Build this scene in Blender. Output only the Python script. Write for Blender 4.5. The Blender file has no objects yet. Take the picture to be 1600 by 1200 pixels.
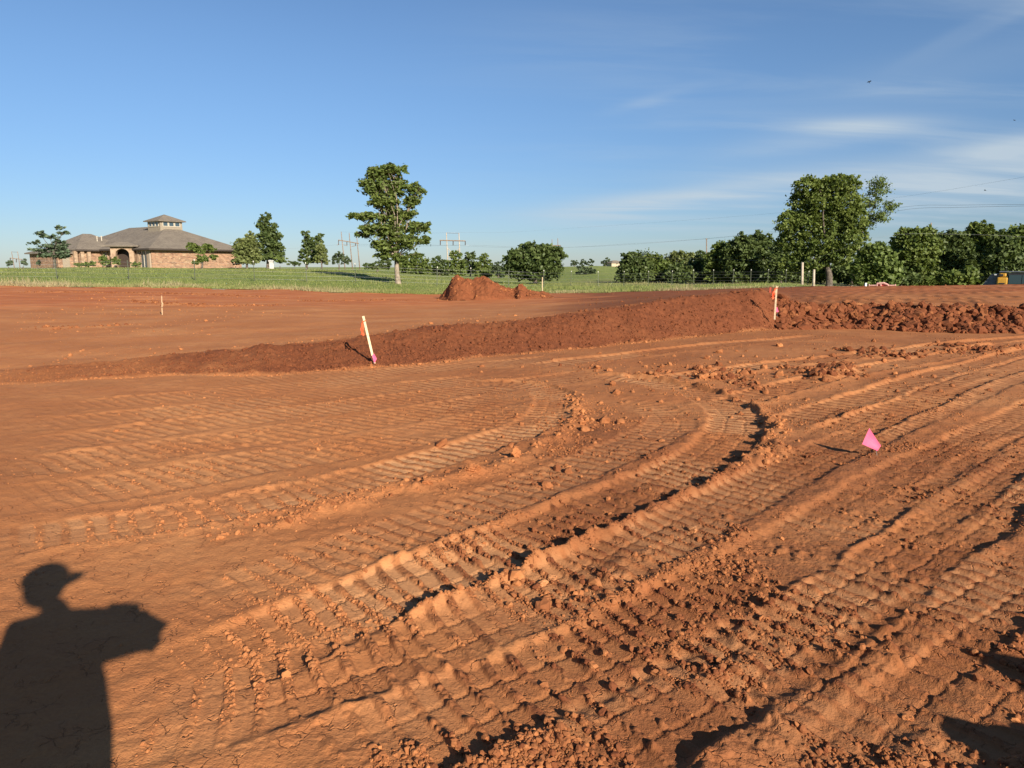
import bpy, bmesh, math, random
import numpy as np
from mathutils import Vector, Matrix

random.seed(7)
rng = np.random.default_rng(7)
SC = bpy.context.scene
COL = SC.collection
R = math.radians

# ------------------------------------------------------------------ camera
CAM_H, PITCH, FPX = 1.6, R(9.5), 1110.0
cam_d = bpy.data.cameras.new("camera")
cam_d.sensor_width = 36.0
cam_d.lens = 36.0 * FPX / 1600.0
cam_d.clip_start, cam_d.clip_end = 0.05, 8000.0
cam = bpy.data.objects.new("camera", cam_d)
COL.objects.link(cam)
cam.location = (0, 0, CAM_H)
cam.rotation_euler = (R(90) - PITCH, 0, 0)
SC.camera = cam

# ------------------------------------------------------------------ sun, sky, exposure
SUN_EL, SUN_AZ = R(23.5), R(180 - 29.4)          # azimuth clockwise from +Y
SUN = Vector((math.sin(SUN_AZ) * math.cos(SUN_EL), math.cos(SUN_AZ) * math.cos(SUN_EL), math.sin(SUN_EL)))
sd = bpy.data.lights.new("sun", 'SUN')
sd.energy, sd.angle, sd.color = 5.0, R(0.5), (1.0, 0.90, 0.76)
so = bpy.data.objects.new("sun", sd)
COL.objects.link(so)
so.rotation_euler = SUN.to_track_quat('Z', 'Y').to_euler()

SC.view_settings.view_transform = 'Standard'
SC.view_settings.look = 'None'
SC.view_settings.gamma = 1.0
SC.view_settings.use_curve_mapping = False
SC.view_settings.exposure = 0.95

world = bpy.data.worlds.new("World")
SC.world = world
world.use_nodes = True


class NT:
    """Small node-tree writer."""
    def __init__(self, tree):
        self.t = tree
        tree.nodes.clear()

    def n(self, typ, **kw):
        nd = self.t.nodes.new(typ)
        for k, v in kw.items():
            if k.startswith('_'):
                setattr(nd, k[1:], v)
        return nd

    def link(self, a, b):
        self.t.links.new(a, b)

    def put(self, sock, v):
        if hasattr(v, 'is_output'):
            self.link(v, sock)
        elif isinstance(v, tuple) and len(v) == 3 and sock.type == 'RGBA':
            sock.default_value = (*v, 1)
        else:
            sock.default_value = v

    def m(self, op, a, b=0.0, c=0.0, clamp=False):
        nd = self.t.nodes.new('ShaderNodeMath')
        nd.operation = op
        nd.use_clamp = clamp
        for i, v in enumerate((a, b, c)):
            self.put(nd.inputs[i], v)
        return nd.outputs[0]

    def noise(self, vec, scale, detail=3.0, rough=0.5, dist=0.0, out='Fac'):
        nd = self.t.nodes.new('ShaderNodeTexNoise')
        if vec is not None:
            self.link(vec, nd.inputs['Vector'])
        nd.inputs['Scale'].default_value = scale
        nd.inputs['Detail'].default_value = detail
        nd.inputs['Roughness'].default_value = rough
        nd.inputs['Distortion'].default_value = dist
        return nd.outputs[out]

    def ramp(self, f, lo, hi, a=0.0, b=1.0):
        nd = self.t.nodes.new('ShaderNodeMapRange')
        nd.interpolation_type = 'SMOOTHSTEP'
        for i, v in enumerate((f, lo, hi, a, b)):
            self.put(nd.inputs[i], v)
        return nd.outputs[0]

    def mix(self, f, a, b, blend='MIX'):
        nd = self.t.nodes.new('ShaderNodeMix')
        nd.data_type = 'RGBA'
        nd.blend_type = blend
        self.put(nd.inputs[0], f)
        self.put(nd.inputs[6], a)
        self.put(nd.inputs[7], b)
        return nd.outputs[2]

    def attr(self, name, kind='GEOMETRY', out='Fac'):
        nd = self.t.nodes.new('ShaderNodeAttribute')
        nd.attribute_name = name
        nd.attribute_type = kind
        return nd.outputs[out]

    def scale(self, vec, s):
        nd = self.t.nodes.new('ShaderNodeMapping')
        self.link(vec, nd.inputs[0])
        nd.inputs['Scale'].default_value = s
        return nd.outputs[0]


def ray(px, py):
    x, y = (px - 800) / FPX, (600 - py) / FPX
    return x, math.cos(PITCH) + y * math.sin(PITCH), y * math.cos(PITCH) - math.sin(PITCH)


def at(px, py, r):
    """The point of the place that lies r metres away (horizontally) on the sight line measured in the photograph."""
    x, f, u = ray(px, py)
    k = r / math.hypot(x, f)
    return Vector((x * k, f * k, CAM_H + u * k))


def az_el(px, py):
    x, f, u = ray(px, py)
    return math.atan2(x, f), math.atan2(u, math.hypot(x, f))


# ---- sky with thin cirrus
w = NT(world.node_tree)
sky = w.n('ShaderNodeTexSky')
sky.sky_type = 'NISHITA'
sky.sun_disc = False
sky.sun_elevation = SUN_EL
sky.sun_rotation = SUN_AZ
sky.altitude = 300
sky.air_density = 1.0
sky.dust_density = 0.15
sky.ozone_density = 2.6
tc = w.n('ShaderNodeTexCoord')
sep = w.n('ShaderNodeSeparateXYZ')
w.link(tc.outputs['Generated'], sep.inputs[0])
dx, dy, dz = sep.outputs
az = w.m('ARCTAN2', dx, dy)
el = w.m('ARCSINE', dz)
dzc = w.m('ADD', w.m('MAXIMUM', dz, 0.0), 0.12)
comb = w.n('ShaderNodeCombineXYZ')
w.link(w.m('DIVIDE', dx, dzc), comb.inputs[0])
w.link(w.m('DIVIDE', dy, dzc), comb.inputs[1])
mp = w.n('ShaderNodeMapping')
mp.inputs['Rotation'].default_value = (0, 0, R(8))
mp.inputs['Scale'].default_value = (0.55, 2.3, 1)
w.link(comb.outputs[0], mp.inputs[0])
n1 = w.noise(mp.outputs[0], 1.0, 6.0, 0.58, 0.6)
n2 = w.noise(mp.outputs[0], 0.33, 3.0, 0.5, 0.2)
cir = w.m('MULTIPLY', w.ramp(n1, 0.38, 0.80), w.ramp(n2, 0.36, 0.62))
side = w.ramp(az, R(-14), R(30))
low = w.ramp(el, R(30), R(5), 0.04, 0.75)
cir = w.m('MULTIPLY', cir, w.m('MULTIPLY', side, low))


def wisp(px, py, half_az, half_el, slope, gain):
    a0, e0 = az_el(px, py)
    u = w.m('SUBTRACT', az, a0)
    v = w.m('SUBTRACT', w.m('SUBTRACT', el, e0), w.m('MULTIPLY', u, slope))
    v = w.m('ADD', v, w.m('MULTIPLY', w.m('SUBTRACT', n1, 0.5), R(half_el) * 2.2))
    q = w.m('ADD', w.m('POWER', w.m('ABSOLUTE', w.m('DIVIDE', u, R(half_az))), 2.0),
            w.m('POWER', w.m('ABSOLUTE', w.m('DIVIDE', v, R(half_el))), 2.0))
    g = w.m('EXPONENT', w.m('MULTIPLY', q, -1.0))
    return w.m('MULTIPLY', g, w.m('MULTIPLY', w.ramp(n1, 0.2, 0.75, 0.45, 1.0), gain))


for a in ((1335, 194, 4.2, 0.55, -0.05, 0.62), (1250, 228, 6.5, 1.0, 0.10, 0.36), (1580, 226, 4.5, 0.6, 0.08, 0.55),
          (1500, 268, 10, 1.1, 0.03, 0.42), (1120, 298, 9, 0.8, 0.12, 0.46), (980, 318, 6, 0.6, 0.06, 0.5),
          (1440, 300, 13, 1.5, 0.0, 0.38), (1010, 158, 2.6, 0.4, 0.22, 0.22), (1560, 36, 4, 0.5, 0.42, 0.16),
          (1480, 62, 3, 0.4, 0.45, 0.12), (1480, 115, 10, 1.3, 0.08, 0.16), (930, 340, 5, 0.8, 0.03, 0.22)):
    cir = w.m('ADD', cir, wisp(*a))
cir = w.m('MINIMUM', cir, 0.8)
tint = w.mix(w.ramp(el, R(-2), R(17)), (0.56, 0.68, 0.94), (0.86, 1.0, 1.16))
skyb = w.mix(1.0, sky.outputs[0], tint, 'MULTIPLY')
skyc = w.mix(cir, skyb, (5.6, 6.5, 7.2))
bg = w.n('ShaderNodeBackground')
w.link(skyc, bg.inputs[0])
bg.inputs[1].default_value = 0.052
wo = w.n('ShaderNodeOutputWorld')
w.link(bg.outputs[0], wo.inputs[0])

# ------------------------------------------------------------------ helpers: objects


def link(name, me, mat=None, parent=None, **props):
    o = bpy.data.objects.new(name, me)
    COL.objects.link(o)
    if mat is not None and me is not None and not me.materials:
        me.materials.append(mat)
    if parent is not None:
        o.parent = parent
    for k, v in props.items():
        o[k] = v
    return o


def empty(name, loc, label, cat, group=None, rz=0.0):
    o = bpy.data.objects.new(name, None)
    o.empty_display_size = 0.2
    COL.objects.link(o)
    o.location = loc
    o.rotation_euler = (0, 0, rz)
    o['label'], o['category'] = label, cat
    if group:
        o['group'] = group
    return o


class MB:
    """Collects polygons for one mesh."""
    def __init__(self):
        self.v, self.f = [], []

    def add(self, vs, fs):
        b = len(self.v)
        self.v += [tuple(p) for p in vs]
        self.f += [tuple(i + b for i in f) for f in fs]

    def box(self, c, s, rot=None):
        vs = [Vector((sx * s[0] / 2, sy * s[1] / 2, sz * s[2] / 2)) for sx in (-1, 1) for sy in (-1, 1) for sz in (-1, 1)]
        if rot is not None:
            vs = [rot @ v for v in vs]
        self.add([v + Vector(c) for v in vs], [(0, 1, 3, 2), (4, 6, 7, 5), (0, 4, 5, 1), (2, 3, 7, 6), (0, 2, 6, 4), (1, 5, 7, 3)])

    def tube(self, pts, rad, n=6, cap=True):
        pts = [Vector(p) for p in pts]
        rs = rad if isinstance(rad, (list, tuple)) else [rad] * len(pts)
        rings = []
        for i, p in enumerate(pts):
            d = (pts[min(i + 1, len(pts) - 1)] - pts[max(i - 1, 0)]).normalized()
            a = d.orthogonal().normalized() if i == 0 else (a - d * a.dot(d)).normalized()
            b = d.cross(a)
            rings.append([p + (a * math.cos(2 * math.pi * k / n) + b * math.sin(2 * math.pi * k / n)) * rs[i] for k in range(n)])
        vs = [q for r_ in rings for q in r_]
        fs = [(i * n + k, i * n + (k + 1) % n, (i + 1) * n + (k + 1) % n, (i + 1) * n + k) for i in range(len(pts) - 1) for k in range(n)]
        if cap:
            fs += [tuple(reversed(range(n))), tuple((len(pts) - 1) * n + k for k in range(n))]
        self.add(vs, fs)

    def prism(self, poly, h, M=None):
        """A polygon in the xz plane given depth h along y."""
        n = len(poly)
        vs = [Vector((x, -h / 2, z)) for x, z in poly] + [Vector((x, h / 2, z)) for x, z in poly]
        if M is not None:
            vs = [M @ v for v in vs]
        self.add(vs, [tuple(range(n)), tuple(reversed(range(n, 2 * n)))] + [(i, i + n, (i + 1) % n + n, (i + 1) % n) for i in range(n)])

    def mesh(self, name, smooth=False):
        me = bpy.data.meshes.new(name)
        me.from_pydata(self.v, [], self.f)
        me.update()
        bm = bmesh.new()
        bm.from_mesh(me)
        bmesh.ops.recalc_face_normals(bm, faces=bm.faces)
        bm.to_mesh(me)
        bm.free()
        if smooth:
            me.polygons.foreach_set('use_smooth', [True] * len(me.polygons))
        return me

    def build(self, name, mat, parent=None, smooth=False, **props):
        return link(name, self.mesh(name, smooth), mat, parent, **props)


def material(name):
    m = bpy.data.materials.new(name)
    m.use_nodes = True
    t = NT(m.node_tree)
    out = t.n('ShaderNodeOutputMaterial')
    b = t.n('ShaderNodeBsdfPrincipled')
    t.link(b.outputs[0], out.inputs[0])
    b.inputs['Specular IOR Level'].default_value = 0.3
    co = t.n('ShaderNodeTexCoord')
    return m, t, b, co.outputs['Object'], out


def simple(name, col, rough=0.6, var=0.12, scale=9.0, metal=0.0, bump=0.0):
    m, t, b, co, out = material(name)
    f = t.noise(co, scale, 4, 0.6)
    dark = tuple(c * (1 - 2 * var) for c in col)
    lite = tuple(min(1, c * (1 + var)) for c in col)
    t.link(t.mix(t.ramp(f, 0.3, 0.7), dark, lite), b.inputs['Base Color'])
    b.inputs['Roughness'].default_value = rough
    b.inputs['Metallic'].default_value = metal
    if bump:
        bp = t.n('ShaderNodeBump')
        bp.inputs['Distance'].default_value = bump
        t.link(f, bp.inputs['Height'])
        t.link(bp.outputs[0], b.inputs['Normal'])
    return m


# ------------------------------------------------------------------ noise in numpy
def _hash(ix, iy, seed):
    h = (ix.astype(np.uint32) * np.uint32(374761393) + iy.astype(np.uint32) * np.uint32(668265263) + np.uint32((seed * 2246822519) & 0xffffffff))
    h = (h ^ (h >> np.uint32(13))) * np.uint32(1274126177)
    h = (h ^ (h >> np.uint32(15))) * np.uint32(2654435761)
    return ((h ^ (h >> np.uint32(16))) & np.uint32(0xffffff)).astype(np.float32) / np.float32(0xffffff)


def vnoise(x, y, seed=0):
    xi, yi = np.floor(x), np.floor(y)
    fx, fy = (x - xi).astype(np.float32), (y - yi).astype(np.float32)
    xi, yi = xi.astype(np.int64), yi.astype(np.int64)
    fx, fy = fx * fx * (3 - 2 * fx), fy * fy * (3 - 2 * fy)
    a, b = _hash(xi, yi, seed), _hash(xi + 1, yi, seed)
    c, d = _hash(xi, yi + 1, seed), _hash(xi + 1, yi + 1, seed)
    return (a + (b - a) * fx + (c - a) * fy + (a - b - c + d) * fx * fy) * 2 - 1


def fbm(x, y, f, octs, seed=0, gain=0.5, spacing=None):
    z, amp = np.zeros(x.shape, np.float32), 1.0
    for k in range(octs):
        ca, sa = math.cos(0.6 * k + 0.3), math.sin(0.6 * k + 0.3)
        v = vnoise((x * ca - y * sa) * f + 17.3 * k, (x * sa + y * ca) * f - 9.1 * k, seed + k)
        if spacing is not None:
            v = v * np.clip(1.0 / (f * spacing) * 0.5 - 0.5, 0, 1)
        z += amp * v
        amp *= gain
        f *= 2.03
    return z


def bumps(x, y, cell, seed, fill=0.8):
    """Height of scattered rounded lumps, one per cell at most, in units of the cell."""
    gx, gy = x / cell, y / cell
    xi, yi = np.floor(gx).astype(np.int64), np.floor(gy).astype(np.int64)
    out = np.zeros(x.shape, np.float32)
    for i in (-1, 0, 1):
        for j in (-1, 0, 1):
            a, b = xi + i, yi + j
            px = a + 0.15 + 0.7 * _hash(a, b, seed)
            py = b + 0.15 + 0.7 * _hash(a, b, seed + 1)
            k = _hash(a, b, seed + 2)
            rad = np.where(k < fill, 0.16 + 0.42 * k * k / (fill * fill), 0.001)
            ex = 0.65 + 0.7 * _hash(a, b, seed + 3)
            ddx, ddy = (gx - px), (gy - py)
            d2 = (ddx * ex) ** 2 + (ddy / ex) ** 2 + 0.35 * (ex - 1) * ddx * ddy
            h = np.sqrt(np.maximum(rad * rad - d2, 0)) * (0.75 + 0.5 * _hash(a, b, seed + 4))
            out = np.maximum(out, h)
    return out


def sstep(x, a, b):
    t = np.clip((x - a) / (b - a), 0, 1)
    return t * t * (3 - 2 * t)


# ------------------------------------------------------------------ terrain: large shape
# per sight direction: foot of the cut bank, its crest, the upper pad, the edge of the grass, the hill top and the far land
COLS = [
    # px, foot py, crest (dr, py or z), pad (r, py or z), edge (r, py), hill (r, py), far z at 120, 350, 700, 3000
    (-300, 615, (0.9, ('z', 0.03)), (30, ('z', 0.16)), (52, 447), (85, 419), (1.35, -1, -4, -10)),
    (0,    600, (0.9, ('z', 0.06)), (30, ('z', 0.18)), (52, 447), (85, 416.5), (1.5, -1, -4, -10)),
    (150,  592, (1.0, ('z', 0.10)), (30, ('z', 0.18)), (50, 448.5), (86, 414), (1.7, -1, -4, -10)),
    (300,  585, (1.2, ('z', 0.17)), (28, ('z', 0.18)), (48, 450), (88, 413.5), (1.7, -1, -4, -10)),
    (430,  585, (1.4, ('z', 0.26)), (27, ('z', 0.14)), (46, 453), (88, 413.5), (1.6, -1, -4, -10)),
    (520,  577, (1.5, ('z', 0.30)), (26, ('z', 0.10)), (45, 457), (86, 416), (1.2, -1, -4, -10)),
    (585,  572, (1.6, 525), (26, ('z', 0.06)), (44, 459), (82, 420.5), (0.6, -1, -4, -10)),
    (700,  563, (1.7, 510), (26, ('z', 0.02)), (43, 461), (78, 432.5), (-0.6, -2, -4, -10)),
    (800,  553, (1.8, 499), (26, ('z', 0.10)), (44, 460), (80, 437), (-1.4, -2, -2, -10)),
    (850,  549, (1.9, 494), (27, ('z', 0.14)), (44, 459), (82, 438), (-1.6, -1.6, 1.0, -10)),
    (930,  541, (1.9, 485), (28, ('z', 0.22)), (45, 458), (84, 438), (-1.6, 0.0, 2.4, -10)),
    (1000, 533, (2.0, 474), (29, ('z', 0.32)), (45, 456), (82, 439), (-1.4, -1.0, 1.0, -10)),
    (1100, 525, (2.0, 462), (30, ('z', 0.46)), (46, 453), (80, 440), (-1.2, -2, -2, -10)),
    (1190, 518, (1.9, 453), (32, ('z', 0.60)), (46, 450), (76, 441), (-1.0, -2, -3, -10)),
    (1235, 515, (1.3, 472), (31, 458), (44, 448.5), (72, 443), (-1.0, -2, -3, -10)),
    (1320, 513, (1.2, 475), (30, 457), (42, 446.5), (57, 460), (-1.0, -2, -3, -10)),
    (1450, 518, (1.2, 477), (30, 456), (42, 445), (57, 468), (-1.2, -2, -3, -10)),
    (1600, 522, (1.2, 481), (30, 456), (42, 443), (55, 472), (-1.4, -2, -3, -10)),
    (1900, 530, (1.2, 484), (30, 457), (42, 442), (55, 472), (-1.4, -2, -3, -10)),
]
KN = []
for px, fpy, (cdr, cpy), (pr, ppy), (er, epy), (hr, hpy), fz in COLS:
    x, f, u = ray(px, fpy)
    rb = math.hypot(x, f) * (-CAM_H / u)
    row = [(math.atan2(x, f), rb, 0.0)]
    for r_, p_ in ((rb + cdr, cpy), (pr, ppy), (er, epy), (hr, hpy)):
        yy = 450 if isinstance(p_, tuple) else p_
        q = at(px, yy, r_)
        row.append((math.atan2(q.x, q.y), r_, p_[1] if isinstance(p_, tuple) else q.z))
    a_h = row[-1][0]
    row += [(a_h, 120.0, fz[0]), (a_h, 350.0, fz[1]), (a_h, 700.0, fz[2]), (a_h, 3000.0, fz[3])]
    KN.append(row)
KN = np.array(KN)                                   # column, knot, (az, r, z)
NK = KN.shape[1]

A_D = R(40.6)
azs = np.concatenate([np.linspace(-math.pi, -A_D, 46)[:-1], np.linspace(-A_D, A_D, 851), np.linspace(A_D, math.pi, 46)[1:]])
NA = len(azs)
rr = [0.0, 0.25, 0.5, 0.8, 1.1, 1.4, 1.6, 1.75]
r_ = 1.86
while r_ < 60:
    rr.append(r_)
    r_ *= 1.0034
while r_ < 4000:
    rr.append(r_)
    r_ *= 1.035
rs = np.array(rr)
NR = len(rs)

kr = np.stack([np.interp(azs, KN[:, k, 0], KN[:, k, 1]) for k in range(NK)], 1)
kz = np.stack([np.interp(azs, KN[:, k, 0], KN[:, k, 2]) for k in range(NK)], 1)
# keep the bank's foot and crest wandering a little rather than straight between the measured points
wob = fbm(azs * 22, azs * 0, 1.0, 2, 91)
kr[:, 0] += 0.10 * wob * kr[:, 0] / 12
kr[:, 1] += 0.16 * fbm(azs * 18, azs * 0 + 3, 1.0, 2, 92) * kr[:, 1] / 12
BH = np.zeros((NA, NR), np.float32)
for i in range(NA):
    BH[i] = np.interp(rs, np.concatenate([[0.0], kr[i]]), np.concatenate([[0.0], kz[i]]))
# smooth along r (the grid is logarithmic so this rounds near shapes over decimetres and far ones over metres)
ker = np.array([1, 2, 3, 4, 5, 6, 5, 4, 3, 2, 1], np.float32)
ker /= ker.sum()
pad = np.pad(BH, ((0, 0), (5, 5)), mode='edge')
SM = sum(ker[k] * pad[:, k:k + NR] for k in range(11))
far_w = sstep(rs, 24, 34)[None, :]
for _ in range(3):
    p2 = np.pad(SM, ((0, 0), (12, 12)), mode='edge')
    big = sum(p2[:, k:k + NR] for k in range(25)) / 25
    SM = SM * (1 - far_w) + big * far_w
BH = SM
bank_t = np.clip((rs[None, :] - kr[:, :1]) / (kr[:, 1:2] - kr[:, :1]), -3, 4)        # 0 at the foot of the bank, 1 at its crest

AZ, RR = np.meshgrid(azs, rs, indexing='ij')
X = (np.sin(AZ) * RR).astype(np.float64)
Y = (np.cos(AZ) * RR).astype(np.float64)
SPC = np.maximum(RR * (azs[60] - azs[59]), RR * 0.0034).astype(np.float32)
PXC = 800 + FPX * np.tan(AZ) / math.cos(PITCH) * 1.0                                # rough picture column, used only to zone the soil
INV = np.abs(AZ) < R(75)

# ------------------------------------------------------------------ terrain: soil zones and fine shape
near = (RR < 62)
nx, ny, ns, naz = X[near], Y[near], SPC[near], AZ[near]
nr = RR[near]
bt = bank_t[near]
up = sstep(bt, 0.9, 1.4)                                         # on the upper pad
onbank = sstep(bt, -0.12, 0.05) * (1 - sstep(bt, 1.0, 1.25))
cut = sstep(naz, R(21.0), R(22.3)) * onbank                       # the raw clod face on the right
fill = onbank * (1 - sstep(naz, R(21.0), R(22.3))) * sstep(naz, R(-44), R(-30))
big1 = fbm(nx, ny, 0.35, 3, 11)
big2 = fbm(nx, ny, 1.1, 4, 12, spacing=ns)
azd = np.degrees(naz)
# how crumbly the surface is: smooth on the rolled left side, broken on the right and near the viewer
rough = 0.16 + 0.95 * sstep(nx / np.maximum(nr, 1) + 0.10 * big1, -0.28, 0.22)
rough *= (1 - 0.55 * sstep(nr, 7, 13) * (1 - up))
rough = np.clip(rough + 0.22 * big2, 0.05, 1)
rough = rough * (1 - up) + up * (0.15 + 0.75 * sstep(azd, 2, 18) + 0.1 * big2)
rough = np.clip(np.maximum(rough, onbank * 0.85), 0.04, 1.2)
dz_ = 0.022 * big1 * sstep(nr, 2.5, 7) + 0.007 * big2 + 0.006 * np.abs(fbm(nx, ny, 6.0, 4, 15, 0.6, spacing=ns)) + 0.005 * fbm(nx, ny, 3.5, 4, 13, spacing=ns) * (0.4 + rough)
padm = np.zeros_like(nx, dtype=np.float32)
bar_shade = np.zeros_like(nx, dtype=np.float32)  # shadow of the track bars, painted as darker clay


def curve(pts, step=0.12):
    """Pixel way-points on the lower pad (plane z = 0) to a smooth polyline in metres."""
    P = []
    for px, py in pts:
        x, f, u = ray(px, py)
        P.append((x * -CAM_H / u, f * -CAM_H / u))
    P = np.array(P)
    P = np.vstack([2 * P[0] - P[1], P, 2 * P[-1] - P[-2]])
    out = []
    for i in range(1, len(P) - 2):
        n = max(2, int(np.linalg.norm(P[i + 1] - P[i]) / step))
        for k in range(n):
            t = k / n
            out.append(0.5 * (2 * P[i] + (P[i + 1] - P[i - 1]) * t + (2 * P[i - 1] - 5 * P[i] + 4 * P[i + 1] - P[i + 2]) * t * t
                              + (3 * P[i] - P[i - 1] - 3 * P[i + 1] + P[i + 2]) * t ** 3))
    out.append(P[-2])
    return np.array(out)


def st_coords(Q, reach):
    """Index of the near vertices, with arc length and signed offset from the polyline Q."""
    lo, hi = Q.min(0) - reach, Q.max(0) + reach
    idx = np.nonzero((nx > lo[0]) & (nx < hi[0]) & (ny > lo[1]) & (ny < hi[1]))[0]
    px, py = nx[idx], ny[idx]
    best = np.full(len(idx), 1e9)
    s = np.zeros(len(idx))
    t = np.zeros(len(idx))
    acc = 0.0
    for i in range(len(Q) - 1):
        d = Q[i + 1] - Q[i]
        L = float(np.hypot(*d))
        if L < 1e-6:
            continue
        ex, ey = d / L
        mx, my = Q[i] + d / 2
        cand = np.nonzero((np.abs(px - mx) < reach + L) & (np.abs(py - my) < reach + L))[0]
        if len(cand):
            qx, qy = px[cand] - Q[i][0], py[cand] - Q[i][1]
            a = np.clip(qx * ex + qy * ey, 0, L)
            ox, oy = qx - a * ex, qy - a * ey
            dd = ox * ox + oy * oy
            m = dd < best[cand]
            c = cand[m]
            best[c] = dd[m]
            s[c] = acc + a[m]
            t[c] = (np.sign(ex * oy - ey * ox) * np.sqrt(dd))[m]
        acc += L
    k = best < reach * reach
    return idx[k], s[k], t[k], acc


def track(pts, wid, pitch, depth, gap, berm_l, berm_r, clear=0.8, light=0.3, skew=0.0, seed=0):
    """A crawler's print: pressed pads between crumbly bars, with a shoved-up berm along each side (left, right of travel)."""
    Q = curve(pts)
    idx, s, t, L = st_coords(Q, wid / 2 + 0.35)
    if not len(idx):
        return
    x, y = nx[idx], ny[idx]
    wv = vnoise(s * 1.3, t * 0, seed) * 0.03 + vnoise(s * 6, t * 4, seed + 1) * 0.018
    tt = t + wv
    half = wid / 2
    ends = sstep(s, 0, 0.9) * sstep(L - s, 0, 0.9)
    inside = (1 - sstep(np.abs(tt), half - 0.035, half + 0.03)) * ends
    ph = (s + skew * t) / pitch + 0.16 * vnoise(x * 5, y * 5, seed + 2) + 0.10 * vnoise(s * 0.9, t * 0, seed + 5)
    fr = np.abs(ph - np.round(ph)) * 2                      # 0 on the bar, 1 mid pad
    bar = 1 - sstep(fr, 0.20, 0.52)
    cl = clear * sstep(fbm(x, y, 1.3, 3, seed + 3), -1.5, -0.2)
    res = np.clip(pitch / ns[idx] / 4 - 0.4, 0, 1)
    broken = 0.55 + 0.45 * vnoise(x * 14, y * 14, seed + 7)
    g = -depth + 1.25 * gap * bar * cl * res * broken - 0.006 * np.sin(np.clip(fr, 0, 1) * 3.14) * cl * 0
    g = g + gap * 0.55 * (fr - 0.6) * cl * res * (bar < 0.2) * np.sign(ph - np.round(ph)) * 0.5
    dz_[idx] = dz_[idx] * (1 - 0.65 * inside * cl) + inside * g
    dz_[idx] += -0.006 * inside * (np.abs(np.abs(tt) - half * 0.36) < 0.012) * cl * (nr[idx] < 9)
    rough[idx] = rough[idx] * (1 - inside * cl) + inside * cl * (0.05 + 1.15 * bar * min(1.0, gap / 0.015))
    bar_shade[idx] = bar_shade[idx] * (1 - inside) + inside * cl * bar * (0.45 + 0.5 * sstep(broken, 0.3, 0.8)) * sstep(x / np.maximum(nr[idx], 1), -0.45, 0.1)  # bars darkened in colour to stand for their shadows
    padm[idx] = np.maximum(padm[idx] * (1 - inside), inside * cl * (1 - bar) * light * sstep(fbm(x, y, 0.9, 2, seed + 9), -0.6, 0.5))
    for sgn, bh in ((1, berm_l), (-1, berm_r)):
        if bh <= 0:
            continue
        d = sgn * tt - half - 0.01
        lump = np.clip(0.62 + 0.55 * fbm(x, y, 8.0, 5, seed + 20 + sgn, 0.62, spacing=ns[idx]), 0.08, 1.5)
        prof = np.where(d < 0.03, sstep(d, -0.02, 0.03), np.exp(-(np.maximum(d - 0.03, 0) / 0.10) ** 2)) * ends
        dz_[idx] += bh * prof * lump
        rough[idx] = np.maximum(rough[idx], prof * (0.6 + 0.6 * min(1, bh / 0.05)))


RIDGES = []


def ridge(pts, wid, h, seed, ro=1.1):
    """A windrow of loose clods."""
    Q = curve(pts)
    RIDGES.append((Q, wid, h))
    idx, s, t, L = st_coords(Q, wid * 2.5)
    x, y = nx[idx], ny[idx]
    ends = sstep(s, 0, 0.6) * sstep(L - s, 0, 0.6)
    prof = np.exp(-((t + 0.05 * vnoise(s * 3, t * 0, seed)) / wid) ** 2) * ends
    lump = np.clip(0.5 + 0.75 * fbm(x, y, 4.0, 4, seed, spacing=ns[idx]), 0, 1.8)
    dz_[idx] += h * prof * lump
    rough[idx] = np.maximum(rough[idx], ro * prof * (0.5 + 0.5 * lump))


# rolled fan of prints on the left of the pad (shallow), then the deep crawler turns
for k, pts in enumerate((
        [(60, 640), (300, 618), (520, 596), (650, 586)],
        [(0, 672), (250, 646), (470, 622), (640, 604), (800, 588)],
        [(0, 704), (230, 672), (440, 646), (640, 622), (820, 600), (960, 580)],
        [(-40, 742), (230, 706), (470, 672), (670, 642), (830, 616)],
        [(-40, 790), (220, 752), (440, 716), (630, 684), (780, 650), (850, 628)],
        [(300, 600), (460, 590), (600, 582), (760, 570), (900, 560)])):
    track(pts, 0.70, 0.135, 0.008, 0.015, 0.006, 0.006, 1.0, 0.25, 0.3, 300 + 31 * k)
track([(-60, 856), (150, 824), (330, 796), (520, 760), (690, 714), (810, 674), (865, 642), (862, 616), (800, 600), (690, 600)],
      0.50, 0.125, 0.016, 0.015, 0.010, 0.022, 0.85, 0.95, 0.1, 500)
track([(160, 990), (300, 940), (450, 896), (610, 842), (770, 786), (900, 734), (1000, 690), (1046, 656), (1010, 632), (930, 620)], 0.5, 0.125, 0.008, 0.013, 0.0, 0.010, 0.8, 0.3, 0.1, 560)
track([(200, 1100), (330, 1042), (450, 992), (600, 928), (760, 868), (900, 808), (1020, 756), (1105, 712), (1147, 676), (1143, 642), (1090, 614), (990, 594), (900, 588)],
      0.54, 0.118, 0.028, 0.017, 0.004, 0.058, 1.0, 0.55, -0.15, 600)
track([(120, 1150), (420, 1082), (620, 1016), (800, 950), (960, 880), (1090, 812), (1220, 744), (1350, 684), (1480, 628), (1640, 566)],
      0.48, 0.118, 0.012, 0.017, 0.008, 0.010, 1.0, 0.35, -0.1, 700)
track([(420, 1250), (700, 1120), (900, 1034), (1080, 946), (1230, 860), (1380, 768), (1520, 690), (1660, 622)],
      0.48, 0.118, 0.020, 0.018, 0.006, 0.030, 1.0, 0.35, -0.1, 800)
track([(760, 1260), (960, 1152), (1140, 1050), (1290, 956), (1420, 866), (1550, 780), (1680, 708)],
      0.46, 0.120, 0.024, 0.019, 0.004, 0.032, 1.0, 0.4, -0.05, 900)
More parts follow.
